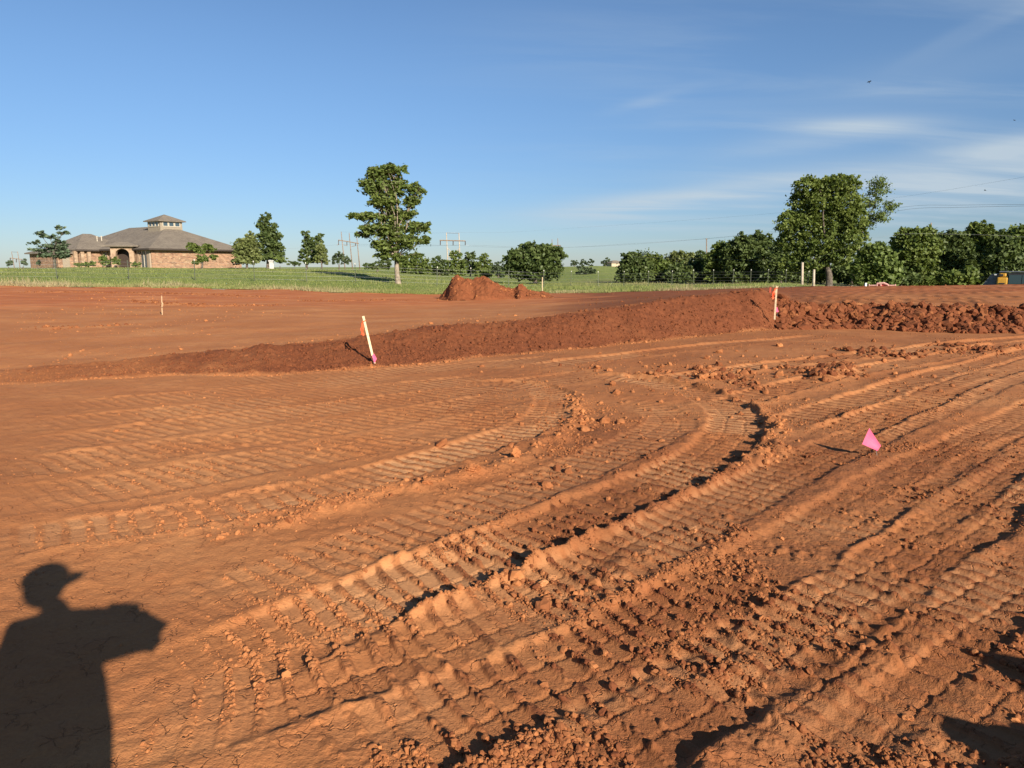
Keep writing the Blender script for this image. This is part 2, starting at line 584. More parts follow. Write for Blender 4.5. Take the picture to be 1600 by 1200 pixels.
track([(1150, 1260), (1280, 1130), (1400, 1030), (1510, 944), (1640, 850)],
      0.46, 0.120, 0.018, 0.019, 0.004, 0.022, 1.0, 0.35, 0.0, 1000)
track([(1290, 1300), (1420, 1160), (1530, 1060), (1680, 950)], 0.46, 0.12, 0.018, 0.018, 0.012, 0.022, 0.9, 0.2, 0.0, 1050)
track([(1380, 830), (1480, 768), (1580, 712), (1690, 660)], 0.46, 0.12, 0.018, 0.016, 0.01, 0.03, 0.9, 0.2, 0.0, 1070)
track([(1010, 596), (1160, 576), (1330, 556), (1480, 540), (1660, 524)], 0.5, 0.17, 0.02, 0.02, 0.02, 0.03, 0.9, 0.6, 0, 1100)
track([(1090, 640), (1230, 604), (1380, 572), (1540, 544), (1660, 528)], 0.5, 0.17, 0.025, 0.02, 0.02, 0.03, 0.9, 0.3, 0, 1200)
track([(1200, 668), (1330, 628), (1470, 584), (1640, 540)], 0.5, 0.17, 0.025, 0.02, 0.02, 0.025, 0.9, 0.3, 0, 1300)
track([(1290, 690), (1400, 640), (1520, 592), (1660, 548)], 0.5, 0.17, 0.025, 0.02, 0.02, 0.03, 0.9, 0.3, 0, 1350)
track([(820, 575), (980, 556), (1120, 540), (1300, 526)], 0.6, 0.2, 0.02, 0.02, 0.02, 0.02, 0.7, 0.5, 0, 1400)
# clod windrows left between the turns
ridge([(330, 832), (430, 822), (530, 790), (640, 762), (740, 742), (810, 716), (870, 682), (905, 656)], 0.11, 0.055, 41)
ridge([(905, 664), (900, 640), (896, 618)], 0.08, 0.10, 42)
ridge([(905, 656), (960, 664)], 0.08, 0.07, 43)
ridge([(1082, 575), (1130, 590), (1185, 606)], 0.10, 0.07, 45)
ridge([(1190, 648), (1215, 668), (1212, 700), (1175, 738)], 0.09, 0.06, 46)
ridge([(1230, 575), (1290, 590), (1330, 572)], 0.16, 0.10, 47)
ridge([(1310, 545), (1360, 552), (1410, 556)], 0.16, 0.10, 48)
ridge([(1470, 538), (1520, 545), (1560, 552)], 0.14, 0.09, 49)
ridge([(560, 895), (640, 872), (720, 850), (800, 812)], 0.10, 0.04, 50)
ridge([(870, 920), (930, 905), (1000, 860), (1090, 830)], 0.12, 0.03, 51)
ridge([(1020, 1120), (1160, 1040), (1240, 985)], 0.08, 0.025, 52)
ridge([(900, 575), (1000, 590), (1060, 575)], 0.2, 0.03, 53)
ridge([(1560, 1200), (1600, 1120), (1660, 1060)], 0.28, 0.02, 54)
ridge([(215, 478), (320, 487), (420, 484)], 0.3, 0.06, 55)
ridge([(480, 474), (560, 471), (640, 468)], 0.3, 0.05, 56)
ridge([(60, 520), (130, 522), (200, 517)], 0.25, 0.03, 57)
ridge([(40, 466), (240, 465), (420, 468)], 0.3, 0.05, 58)

# prints on the upper pad at the right and faint wheel lines on the left
lines = np.sin((ny + 0.28 * nx + 0.5 * big1) * 2 * math.pi / 1.7)
dz_ += up * 0.014 * lines * (0.4 + rough) * (1 - sstep(nr, 50, 60))
chev = np.sin((nx * 0.9 + 0.35 * np.abs(np.mod(ny * 1.2, 1) - 0.5)) * 2 * math.pi / 0.42 + big1 * 2)
dz_ += up * sstep(azd, 19, 24) * 0.030 * chev * 0.75 * np.clip(0.42 / ns / 4 - 0.3, 0, 1) * sstep(big2, -0.6, 0.2)
dz_ += fill * np.clip(0.35 + (azd + 36) / 30, 0.3, 1) * (0.032 * fbm(nx, ny, 1.6, 5, 61, 0.6, spacing=ns) + 0.07 * bumps(nx, ny, 0.10, 63, 0.75) + 0.04 * bumps(nx, ny, 0.30, 66, 0.3))
chevb = np.abs(np.mod(nx * 1.6 + ny * 0.4, 1) - 0.5)
dz_ += fill * 0.03 * chevb * sstep(-azd, 4, 12) * np.clip(0.6 / ns / 5, 0, 1)
# crumbs in the sheet itself
for cell, seed, amp in ((0.016, 70, 0.72), (0.032, 75, 0.70), (0.065, 80, 0.42), (0.15, 83, 0.10)):
    vis = np.clip(cell / ns / 3.0 - 0.5, 0, 1)
    k = (vis * rough > 0.02)
    patch = np.clip(0.45 + 1.2 * fbm(nx[k], ny[k], 1.2 / (cell * 9), 3, seed + 3), 0, 1.5)
    dz_[k] += (bumps(nx[k], ny[k], cell, seed, 0.75) * cell * amp * vis[k] * np.clip(rough[k] * (0.45 + rough[k]) * patch, 0, 1.3)).astype(np.float32)
# the raw cut face: big broken clods
k = cut > 0.02
for cell, seed, amp in ((0.45, 84, 0.55), (0.19, 88, 0.9), (0.09, 92, 0.8)):
    dz_[k] += bumps(nx[k], ny[k], cell, seed, 0.9) * cell * amp * cut[k]
dz_[k] -= 0.12 * cut[k]
dz_ *= (1 - 0.6 * sstep(nr, 45, 60)) * (1 - sstep(np.abs(azd), 40.6, 46)) * sstep(nr, 1.45, 1.86)

Z = BH.copy()
dzf = np.zeros_like(Z)
dzf[near] = dz_
far = ~near
grass_rel = RR - kr[:, 3:4]                                      # metres beyond the edge of the grass
edge_w = 1.5 * fbm(X, Y, 0.35, 4, 33, 0.6)
gmask = (grass_rel + edge_w) > 0
soft = sstep(grass_rel, 0, 6)
Z = Z + dzf * (1 - soft) + soft * (0.10 * fbm(X, Y, 0.11, 3, 35) + 0.05 * fbm(X, Y, 0.6, 3, 36)) * (RR < 400)
Z[:, 0] = Z[:, 0].mean()

moist_shade = np.zeros_like(Z)
red = np.zeros_like(Z)
pada = np.zeros_like(Z)
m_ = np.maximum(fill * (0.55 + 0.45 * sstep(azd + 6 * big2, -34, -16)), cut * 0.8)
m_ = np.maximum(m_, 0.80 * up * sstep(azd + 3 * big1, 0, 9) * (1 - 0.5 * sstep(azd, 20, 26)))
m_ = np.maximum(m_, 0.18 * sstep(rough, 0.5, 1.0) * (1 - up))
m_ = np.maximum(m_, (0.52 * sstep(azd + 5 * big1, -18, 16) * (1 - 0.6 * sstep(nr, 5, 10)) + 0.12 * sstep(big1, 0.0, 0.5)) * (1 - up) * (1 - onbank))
m_ = np.maximum(m_, bar_shade)  # painted bar shadows join the damp soil mask
moist_shade[near] = np.clip(m_ + 0.10 * big2, 0, 1)
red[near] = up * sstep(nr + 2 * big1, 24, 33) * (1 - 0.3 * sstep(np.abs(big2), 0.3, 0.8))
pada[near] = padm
rough_g = np.zeros_like(Z)
rough_g[near] = rough
_la = azs
_lr = rs


def lookup(G, x, y):
    a, r = math.atan2(x, y), math.hypot(x, y)
    i = min(max(int(np.searchsorted(_la, a)) - 1, 0), NA - 2)
    j = min(max(int(np.searchsorted(_lr, r)) - 1, 0), NR - 2)
    u = (a - _la[i]) / (_la[i + 1] - _la[i])
    v = (r - _lr[j]) / (_lr[j + 1] - _lr[j])
    return float((G[i, j] * (1 - u) + G[i + 1, j] * u) * (1 - v) + (G[i, j + 1] * (1 - u) + G[i + 1, j + 1] * u) * v)


def lookup_many(G, x, y):
    a, r = np.arctan2(x, y), np.hypot(x, y)
    i = np.clip(np.searchsorted(_la, a) - 1, 0, NA - 2)
    j = np.clip(np.searchsorted(_lr, r) - 1, 0, NR - 2)
    u = (a - _la[i]) / (_la[i + 1] - _la[i])
    v = (r - _lr[j]) / (_lr[j + 1] - _lr[j])
    return (G[i, j] * (1 - u) + G[i + 1, j] * u) * (1 - v) + (G[i, j + 1] * (1 - u) + G[i + 1, j + 1] * u) * v


def hz(x, y):
    return lookup(Z, x, y)


def stand(px, r, py=440):
    """The point of the ground r metres away in the direction of picture column px."""
    q = at(px, py, r)
    return Vector((q.x, q.y, hz(q.x, q.y)))


def foot(px, py, r0=2.0, r1=400.0):
    """Where the sight line through (px, py) meets the ground."""
    r = r0
    while r < r1:
        q = at(px, py, r)
        h = lookup(BH, q.x, q.y)
        if q.z <= h:
            return Vector((q.x, q.y, hz(q.x, q.y)))
        r *= 1.004
    q = at(px, py, r1)
    return Vector((q.x, q.y, hz(q.x, q.y)))


def sheet(name, facemask, mat, zoff=0.0, attrs=(), **props):
    used = np.zeros((NA, NR), bool)
    I, J = np.nonzero(facemask)
    q = np.stack([I * NR + J, (I + 1) * NR + J, (I + 1) * NR + J + 1, I * NR + J + 1], 1)
    flat = np.unique(q)
    remap = np.full(NA * NR, -1, np.int64)
    remap[flat] = np.arange(len(flat))
    q = remap[q]
    co = np.stack([X.ravel()[flat], Y.ravel()[flat], Z.ravel()[flat] + zoff], 1).astype(np.float32)
    me = bpy.data.meshes.new(name)
    me.vertices.add(len(co))
    me.vertices.foreach_set('co', co.ravel())
    q = q[:, ::-1]                                              # normals up
    me.loops.add(q.size)
    me.loops.foreach_set('vertex_index', q.ravel().astype(np.int32))
    me.polygons.add(len(q))
    me.polygons.foreach_set('loop_start', np.arange(0, q.size, 4, dtype=np.int32))
    me.polygons.foreach_set('use_smooth', np.ones(len(q), bool))
    me.update(calc_edges=True)
    for an, G in attrs:
        a = me.attributes.new(an, 'FLOAT', 'POINT')
        a.data.foreach_set('value', G.ravel()[flat].astype(np.float32))
    return link(name, me, mat, **props)


# ------------------------------------------------------------------ soil and grass materials
def soil_nodes(t, co, moist_shade_s, red_s, pad_s):
    a = t.noise(co, 0.55, 5, 0.6)
    b = t.noise(co, 7.0, 5, 0.65)
    c = t.noise(co, 60.0, 3, 0.6)
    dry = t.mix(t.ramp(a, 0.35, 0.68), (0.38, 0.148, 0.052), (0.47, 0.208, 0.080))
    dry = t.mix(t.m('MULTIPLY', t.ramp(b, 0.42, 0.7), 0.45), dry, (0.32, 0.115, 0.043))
    wet_shade = t.mix(t.ramp(b, 0.35, 0.68), (0.108, 0.034, 0.0145), (0.170, 0.055, 0.0225))
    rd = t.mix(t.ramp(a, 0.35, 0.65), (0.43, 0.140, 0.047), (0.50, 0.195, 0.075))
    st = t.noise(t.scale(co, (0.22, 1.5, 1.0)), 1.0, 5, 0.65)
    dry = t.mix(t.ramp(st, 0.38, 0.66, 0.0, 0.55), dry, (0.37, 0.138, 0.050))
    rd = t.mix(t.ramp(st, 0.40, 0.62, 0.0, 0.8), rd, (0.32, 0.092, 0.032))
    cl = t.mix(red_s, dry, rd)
    cl = t.mix(moist_shade_s, cl, wet_shade)  # one dark clay for damp soil and the painted bar shadows
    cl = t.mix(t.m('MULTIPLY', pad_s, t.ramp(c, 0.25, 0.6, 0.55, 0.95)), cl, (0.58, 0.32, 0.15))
    return t.mix(t.ramp(c, 0.3, 0.75, 0.0, 0.25), cl, (0.20, 0.07, 0.03)), c, b


M_soil, t, b, co, out = material("red_clay_soil")
cl, fine, mid = soil_nodes(t, co, t.attr('moist_shade'), t.attr('red'), t.attr('pad'))
t.link(cl, b.inputs['Base Color'])
b.inputs['Roughness'].default_value = 0.95
b.inputs['Specular IOR Level'].default_value = 0.12
f2 = t.noise(co, 150.0, 3, 0.6)
vor = t.n('ShaderNodeTexVoronoi')
t.link(co, vor.inputs['Vector'])
vor.inputs['Scale'].default_value = 46
hgt = t.m('ADD', t.m('MULTIPLY', fine, 0.5), t.m('MULTIPLY', f2, 0.3))
hgt = t.m('ADD', hgt, t.m('MULTIPLY', t.m('MULTIPLY', vor.outputs['Distance'], -0.35), t.attr('rough')))
vcr = t.n('ShaderNodeTexVoronoi')
vcr.feature = 'DISTANCE_TO_EDGE'
wc = t.n('ShaderNodeVectorMath')
wc.operation = 'ADD'
t.link(co, wc.inputs[0])
wn = t.n('ShaderNodeVectorMath')
wn.operation = 'SCALE'
wn.inputs['Scale'].default_value = 0.12
t.link(t.noise(co, 9.0, 3, 0.6, 0, 'Color'), wn.inputs[0])
t.link(wn.outputs[0], wc.inputs[1])
t.link(wc.outputs[0], vcr.inputs['Vector'])
vcr.inputs['Scale'].default_value = 11
crack = t.m('MULTIPLY', t.ramp(vcr.outputs['Distance'], 0.0, 0.035, -0.9, 0.0), t.ramp(mid, 0.48, 0.62))
hgt = t.m('ADD', hgt, crack)
bp = t.n('ShaderNodeBump')
t.link(t.attr('lod'), bp.inputs['Strength'])
bp.inputs['Distance'].default_value = 0.014
t.link(hgt, bp.inputs['Height'])
t.link(bp.outputs[0], b.inputs['Normal'])

M_grass, t, b, co, out = material("meadow_grass")
a = t.noise(co, 0.09, 5, 0.6)
b1 = t.noise(t.scale(co, (1, 1, 1)), 0.8, 5, 0.7)
c1 = t.noise(co, 5.0, 4, 0.7)
gc = t.mix(t.ramp(a, 0.35, 0.65), (0.185, 0.235, 0.055), (0.265, 0.295, 0.085))
gc = t.mix(t.ramp(b1, 0.45, 0.72, 0, 0.6), gc, (0.30, 0.29, 0.115))
gc = t.mix(t.ramp(c1, 0.40, 0.75, 0, 0.5), gc, (0.075, 0.115, 0.030))
gc = t.mix(t.attr('dry'), gc, t.mix(t.ramp(c1, 0.35, 0.7), (0.36, 0.27, 0.15), (0.22, 0.20, 0.09)))
t.link(gc, b.inputs['Base Color'])
b.inputs['Roughness'].default_value = 0.9
b.inputs['Specular IOR Level'].default_value = 0.1
bp = t.n('ShaderNodeBump')
bp.inputs['Strength'].default_value = 1.0
bp.inputs['Distance'].default_value = 0.25
t.link(t.m('ADD', t.m('MULTIPLY', b1, 0.6), c1), bp.inputs['Height'])
t.link(bp.outputs[0], b.inputs['Normal'])

gf = gmask[:-1, :-1] & gmask[1:, :-1] & gmask[:-1, 1:] & gmask[1:, 1:]
inside_r = np.ones_like(gf)
sheet('dirt_ground', ~gf, M_soil, 0.0, (('moist_shade', moist_shade), ('red', red), ('pad', pada), ('rough', rough_g), ('lod', 0.8 * (1 - 0.85 * sstep(RR, 4, 26)))), kind='structure',
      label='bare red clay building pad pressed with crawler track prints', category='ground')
dry = np.clip((1 - sstep(grass_rel, 0.5, 5.0)) * (0.45 + 0.6 * fbm(X, Y, 0.3, 3, 37)), 0, 1)
dry = np.maximum(dry, sstep(azs[:, None], R(1), R(9)) * np.clip(0.55 + 0.5 * fbm(X, Y, 0.2, 3, 38), 0, 1) * sstep(RR, 62, 75) * (1 - sstep(RR, 90, 140)))
grass_dry = dry
sheet('grass_field', gf, M_grass, 0.02, (('dry', dry),), kind='structure', label='green pasture rising beyond the bare clay', category='field')

# ------------------------------------------------------------------ loose crumbs and clods lying on the clay (nobody could count them)


def crumbs(name, pts, size, tone, mat, seed, sub=2):
    me = bpy.data.meshes.new(name)
    me.vertices.add(len(pts))
    me.vertices.foreach_set('co', pts.astype(np.float32).ravel())
    r2 = np.random.default_rng(seed)
    n = len(pts)
    rot = r2.uniform(-3.14, 3.14, (n, 3)) * np.array([0.25, 0.25, 1.0])
    sc3 = size[:, None] * r2.uniform(0.65, 1.3, (n, 3)) * np.array([1, 1, 0.8])
    for an, typ, dat in (('rot', 'FLOAT_VECTOR', rot), ('sc', 'FLOAT_VECTOR', sc3)):
        a = me.attributes.new(an, typ, 'POINT')
        a.data.foreach_set('vector', dat.astype(np.float32).ravel())
    a = me.attributes.new('moist_shade', 'FLOAT', 'POINT')
    a.data.foreach_set('value', tone.astype(np.float32))
    a = me.attributes.new('kindof', 'INT', 'POINT')
    a.data.foreach_set('value', r2.integers(0, 6, n).astype(np.int32))
    o = link(name, me)
    ng = bpy.data.node_groups.new(name, 'GeometryNodeTree')
    ng.interface.new_socket("Geometry", in_out='INPUT', socket_type='NodeSocketGeometry')
    ng.interface.new_socket("Geometry", in_out='OUTPUT', socket_type='NodeSocketGeometry')
    N, L = ng.nodes, ng.links
    gi, go = N.new('NodeGroupInput'), N.new('NodeGroupOutput')
    m2p = N.new('GeometryNodeMeshToPoints')
    L.new(gi.outputs[0], m2p.inputs[0])
    toi = N.new('GeometryNodeGeometryToInstance')
    for k in range(6):
        ico = N.new('GeometryNodeMeshIcoSphere')
        ico.inputs['Radius'].default_value = 1.0
        ico.inputs['Subdivisions'].default_value = sub
        pos = N.new('GeometryNodeInputPosition')
        nz = N.new('ShaderNodeTexNoise')
        nz.noise_dimensions = '4D'
        nz.inputs['W'].default_value = 3.7 * k + seed
        nz.inputs['Scale'].default_value = 1.15
        nz.inputs['Detail'].default_value = 2.5
        L.new(pos.outputs[0], nz.inputs['Vector'])
        sub_ = N.new('ShaderNodeVectorMath')
        sub_.operation = 'SUBTRACT'
        L.new(nz.outputs['Color'], sub_.inputs[0])
        sub_.inputs[1].default_value = (0.5, 0.5, 0.5)
        sc_ = N.new('ShaderNodeVectorMath')
        sc_.operation = 'SCALE'
        sc_.inputs['Scale'].default_value = 1.7
        L.new(sub_.outputs[0], sc_.inputs[0])
        sp = N.new('GeometryNodeSetPosition')
        L.new(ico.outputs['Mesh'], sp.inputs['Geometry'])
        L.new(sc_.outputs[0], sp.inputs['Offset'])
        L.new(sp.outputs[0], toi.inputs[0])
    iop = N.new('GeometryNodeInstanceOnPoints')
    L.new(m2p.outputs[0], iop.inputs['Points'])
    L.new(toi.outputs[0], iop.inputs['Instance'])
    iop.inputs['Pick Instance'].default_value = True
    for an, dt, sk in (('kindof', 'INT', 'Instance Index'), ('rot', 'FLOAT_VECTOR', 'Rotation'), ('sc', 'FLOAT_VECTOR', 'Scale')):
        na = N.new('GeometryNodeInputNamedAttribute')
        na.data_type = dt
        na.inputs['Name'].default_value = an
        L.new(na.outputs[0], iop.inputs[sk])
    sm = N.new('GeometryNodeSetMaterial')
    sm.inputs['Material'].default_value = mat
    L.new(iop.outputs[0], sm.inputs['Geometry'])
    L.new(sm.outputs[0], go.inputs[0])
    md = o.modifiers.new('crumbs', 'NODES')
    md.node_group = ng
    me.materials.append(mat)
    return o


M_clod, t, b, co, out = material("clay_clod")
cl, fine, mid = soil_nodes(t, co, t.attr('moist_shade', 'INSTANCER'), 0.0, 0.0)
t.link(cl, b.inputs['Base Color'])
b.inputs['Roughness'].default_value = 0.95
b.inputs['Specular IOR Level'].default_value = 0.12

n_c = 330000
ca = rng.uniform(-R(40), R(40), n_c)
cr = 1.9 * (26 / 1.9) ** (rng.uniform(0, 1, n_c) ** 1.15)
cx, cy = np.sin(ca) * cr, np.cos(ca) * cr
rg = lookup_many(rough_g, cx, cy)
clus = np.clip(0.35 + 1.3 * fbm(cx, cy, 2.2, 3, 401) + 0.5 * fbm(cx, cy, 9.0, 2, 402), 0, 1.6)
bk = lookup_many(np.clip(bank_t, -3, 4), cx, cy)
keep = rng.uniform(0, 1, n_c) < np.clip((rg - 0.16), 0, 1.2) ** 1.4 * clus * 0.75 * np.where(bk > 1.3, 0.35, 1.0) * np.clip(1.30 - 0.07 * cr, 0.4, 1) * np.where((ca < R(2)) & (cr > 5), 0.4, 1.0)
cx, cy, cr, rg, ca = cx[keep], cy[keep], cr[keep], rg[keep], ca[keep]
size = np.maximum(0.0031 * (1 - rng.uniform(0, 1, len(cx))) ** -0.42, cr * 0.0007)
size = np.minimum(size, 0.0125) * (0.6 + 0.6 * np.clip(rg, 0, 1.2))
cz = lookup_many(Z, cx, cy) + size * 0.25
tone = np.clip(lookup_many(moist_shade, cx, cy) + rng.normal(0.10, 0.18, len(cx)), 0, 1)
o = crumbs('soil_crumbs', np.stack([cx, cy, cz], 1), size, tone, M_clod, 5)
o['kind'], o['label'], o['category'] = 'stuff', 'loose clay crumbs scattered over the track prints', 'soil'

# clods of the windrows, mostly along their sunny side
PX, PS, PT = [], [], []
for Q, wid, h in RIDGES:
    dist = float(np.linalg.norm(Q.mean(0)))
    n = int(len(Q) * (5 if dist < 5 else 8) * (1.0 if h > 0.045 else 0.5))
    i = rng.integers(0, len(Q), n)
    q = Q[i] + rng.normal(0, wid * 0.75, (n, 2))
    PX.append(q)
    PS.append(np.minimum(0.007 * (1 - rng.uniform(0, 1, n)) ** -0.48, 0.035) * min(1.5, max(0.4, dist / 8)))
    PT.append(np.full(n, 0.25 if dist < 9 else 0.75))
for pts, n, sd_ in (((880, 925, 90, 30), 40, 0.007), ((1170, 585, 330, 50), 260, 0.014), ((1300, 580, 60, 14), 90, 0.022), ((1380, 550, 90, 8), 90, 0.024), ((1520, 545, 70, 8), 70, 0.024), ((1130, 586, 60, 10), 80, 0.02), ((900, 690, 160, 60), 120, 0.009)):
    q = np.array([curve([(pts[0] + rng.normal(0, pts[2] / 2), pts[1] + rng.normal(0, pts[3] / 2))] * 2)[0] for _ in range(n)])
    PX.append(q)
    PS.append(np.minimum(sd_ * (1 - rng.uniform(0, 1, n)) ** -0.45, 0.06))
    PT.append(np.full(n, 0.75 if sd_ > 0.018 else 0.45))
PX, PS, PT = np.concatenate(PX), np.concatenate(PS), np.concatenate(PT)
o = crumbs('windrow_clods', np.stack([PX[:, 0], PX[:, 1], lookup_many(Z, PX[:, 0], PX[:, 1]) + PS * 0.2], 1), PS, np.clip(PT + rng.normal(0, 0.2, len(PT)), 0, 1), M_clod, 15)
o['kind'], o['label'], o['category'] = 'stuff', 'loose clods heaped along the ridges between the tracks', 'soil'

# crumbs down the long bank and strewn over the upper pad
n_c = 15000
ca = rng.uniform(R(-38), R(21.5), n_c)
tt_ = rng.beta(1.1, 1.6, n_c) * 1.35 - 0.15
cr = np.interp(ca, azs, kr[:, 0]) + (np.interp(ca, azs, kr[:, 1]) - np.interp(ca, azs, kr[:, 0])) * tt_
size = np.minimum(0.0075 * (1 - rng.uniform(0, 1, n_c)) ** -0.40, 0.040) * np.clip(0.40 + (np.degrees(ca) + 36) / 40, 0.4, 1.1)
n_u = 6000
ua = rng.uniform(R(-39), R(40), n_u)
ur = np.interp(ua, azs, kr[:, 1]) + rng.uniform(0.2, 26, n_u)
um = (ur < np.interp(ua, azs, kr[:, 3]) - 1) & (fbm(np.sin(ua) * ur, np.cos(ua) * ur, 0.22, 3, 611) + 0.5 * fbm(np.sin(ua) * ur * 0.4, np.cos(ua) * ur, 0.8, 2, 612) + 0.28 * (np.degrees(ua) > 5) > 0.30)
us_ = np.minimum(0.009 * (1 - rng.uniform(0, 1, n_u)) ** -0.42, 0.045)
ca, cr, size = np.concatenate([ca, ua[um]]), np.concatenate([cr, ur[um]]), np.concatenate([size, us_[um]])
cx, cy = np.sin(ca) * cr, np.cos(ca) * cr
tone = np.clip(lookup_many(moist_shade, cx, cy) + rng.normal(0.25, 0.15, len(ca)), 0, 1)
o = crumbs('bank_crumbs', np.stack([cx, cy, lookup_many(Z, cx, cy) + size * rng.uniform(-0.3, 0.35, len(ca))], 1), size, tone, M_clod, 33)
o['kind'], o['label'], o['category'] = 'stuff', 'soil crumbs down the long bank and over the upper pad', 'soil'

# coarse broken lumps down the raw cut face
n_c = 9000
ca = rng.uniform(R(20.6), R(41), n_c)
tt_ = rng.uniform(-0.15, 1.15, n_c)
k0 = np.interp(ca, azs, kr[:, 0])
k1 = np.interp(ca, azs, kr[:, 1])
cr = k0 + (k1 - k0) * tt_
cx, cy = np.sin(ca) * cr, np.cos(ca) * cr
size = np.minimum(0.020 * (1 - rng.uniform(0, 1, n_c)) ** -0.55, 0.13)
cz = lookup_many(Z, cx, cy) + size * rng.uniform(-0.35, 0.3, n_c)
tone = np.clip(1.0 + rng.normal(0, 0.15, n_c), 0, 1)
o = crumbs('soil_lumps', np.stack([cx, cy, cz], 1), size, tone, M_clod, 9)
o['kind'], o['label'], o['category'] = 'stuff', 'dark broken lumps down the raw cut face', 'soil'

# ------------------------------------------------------------------ trees


def leaf_mat(name, a_col, b_col, trans=0.35):
    m, t, b, co, out = material(name)
    f = t.attr('tone')
    c = t.mix(f, a_col, b_col)
    c = t.mix(t.ramp(t.noise(co, 0.9, 3, 0.6), 0.35, 0.7, 0, 0.35), c, tuple(x * 0.55 for x in a_col))
    t.link(c, b.inputs['Base Color'])
    b.inputs['Roughness'].default_value = 0.55
    b.inputs['Specular IOR Level'].default_value = 0.25
    tr = t.n('ShaderNodeBsdfTranslucent')
    t.link(t.mix(1.0, c, (1.0, 1.0, 0.55), 'MULTIPLY'), tr.inputs['Color'])
    mx = t.n('ShaderNodeMixShader')
    mx.inputs[0].default_value = trans
    t.link(b.outputs[0], mx.inputs[1])
    t.link(tr.outputs[0], mx.inputs[2])
    t.link(mx.outputs[0], out.inputs[0])
    return m


L_MID = leaf_mat("leaf_green", (0.082, 0.128, 0.028), (0.185, 0.222, 0.056))
L_DARK = leaf_mat("leaf_dark_green", (0.050, 0.080, 0.023), (0.115, 0.148, 0.042), 0.25)
L_LIGHT = leaf_mat("leaf_light_green", (0.105, 0.155, 0.034), (0.180, 0.225, 0.065))
L_YELL = leaf_mat("leaf_yellow_green", (0.145, 0.180, 0.050), (0.23, 0.255, 0.095))
L_BLUE = leaf_mat("needle_blue_green", (0.075, 0.115, 0.060), (0.140, 0.180, 0.105), 0.2)
L_FAR = leaf_mat("leaf_far_green", (0.062, 0.090, 0.042), (0.105, 0.135, 0.068), 0.25)
L_ELM = leaf_mat("leaf_elm_green", (0.105, 0.155, 0.034), (0.215, 0.255, 0.066), 0.4)
M_bark = simple("grey_bark", (0.115, 0.092, 0.072), 0.9, 0.3, 6.0, 0, 0.03)
M_bark_pale = simple("pale_bark", (0.26, 0.21, 0.155), 0.9, 0.25, 5.0, 0, 0.03)


def leaves(name, blobs, n, size, mat, parent, seed, flat=0.0, droop=0.3, hollow=0.25, stretch=1.5, clump=0.22):
    """Leaf-sized folded faces gathered in clumps that fill a set of ellipsoids (centre, radii)."""
    r2 = np.random.default_rng(seed)
    vol = np.array([(b[1][0] * b[1][2]) for b in blobs])
    cnt = np.maximum(8, (n * vol / vol.sum())).astype(int)
    C, TN = [], []
    for (c, rad), k in zip(blobs, cnt):
        rad = np.array(rad)
        nc = max(9, int(k / 15))
        d = r2.normal(size=(nc, 3))
        d /= np.linalg.norm(d, axis=1)[:, None]
        rr_ = (hollow + (1 - hollow) * r2.uniform(0, 1, nc) ** 0.6) * r2.uniform(0.86, 1.12, nc)
        cc = np.array(c) + d * rr_[:, None] * rad
        cs = clump * rad.mean() * r2.uniform(0.55, 1.35, nc)
        which = r2.integers(0, nc, k)
        off = r2.normal(size=(k, 3)) * np.array([1, 1, 0.62 - 0.4 * flat])
        p = cc[which] + off * cs[which][:, None] * 0.62
        p[:, 2] -= droop * cs[which] * np.linalg.norm(off[:, :2], axis=1) ** 2 * 0.18
        C.append(p)
        TN.append(np.clip(r2.uniform(0, 1, nc)[which] * 0.6 + r2.uniform(0, 0.5, k), 0, 1))
    C, TN = np.concatenate(C), np.concatenate(TN)
    k = len(C)
    a = r2.normal(size=(k, 3))
    a[:, 2] *= (1 - flat) * 0.8
    a /= np.linalg.norm(a, axis=1)[:, None]
    b = r2.normal(size=(k, 3))
    b[:, 2] *= (1 - 0.8 * flat)
    b -= a * (a * b).sum(1)[:, None]
    b /= np.linalg.norm(b, axis=1)[:, None]
    up_ = np.cross(a, b)
    s = size * r2.uniform(0.6, 1.4, k)[:, None]
    v = np.empty((k, 4, 3), np.float32)
    v[:, 0] = C - a * s * stretch * 0.5
    v[:, 1] = C + b * s * 0.5 + up_ * s * 0.12
    v[:, 2] = C + a * s * stretch * 0.5
    v[:, 3] = C - b * s * 0.5 + up_ * s * 0.12
    me = bpy.data.meshes.new(name)
    me.vertices.add(4 * k)
    me.vertices.foreach_set('co', v.ravel())
    me.loops.add(4 * k)
    me.loops.foreach_set('vertex_index', np.arange(4 * k, dtype=np.int32))
    me.polygons.add(k)
    me.polygons.foreach_set('loop_start', np.arange(0, 4 * k, 4, dtype=np.int32))
    me.update(calc_edges=True)
    at_ = me.attributes.new('tone', 'FLOAT', 'POINT')
    at_.data.foreach_set('value', np.repeat(TN, 4).astype(np.float32))
    return link(name, me, mat, parent)


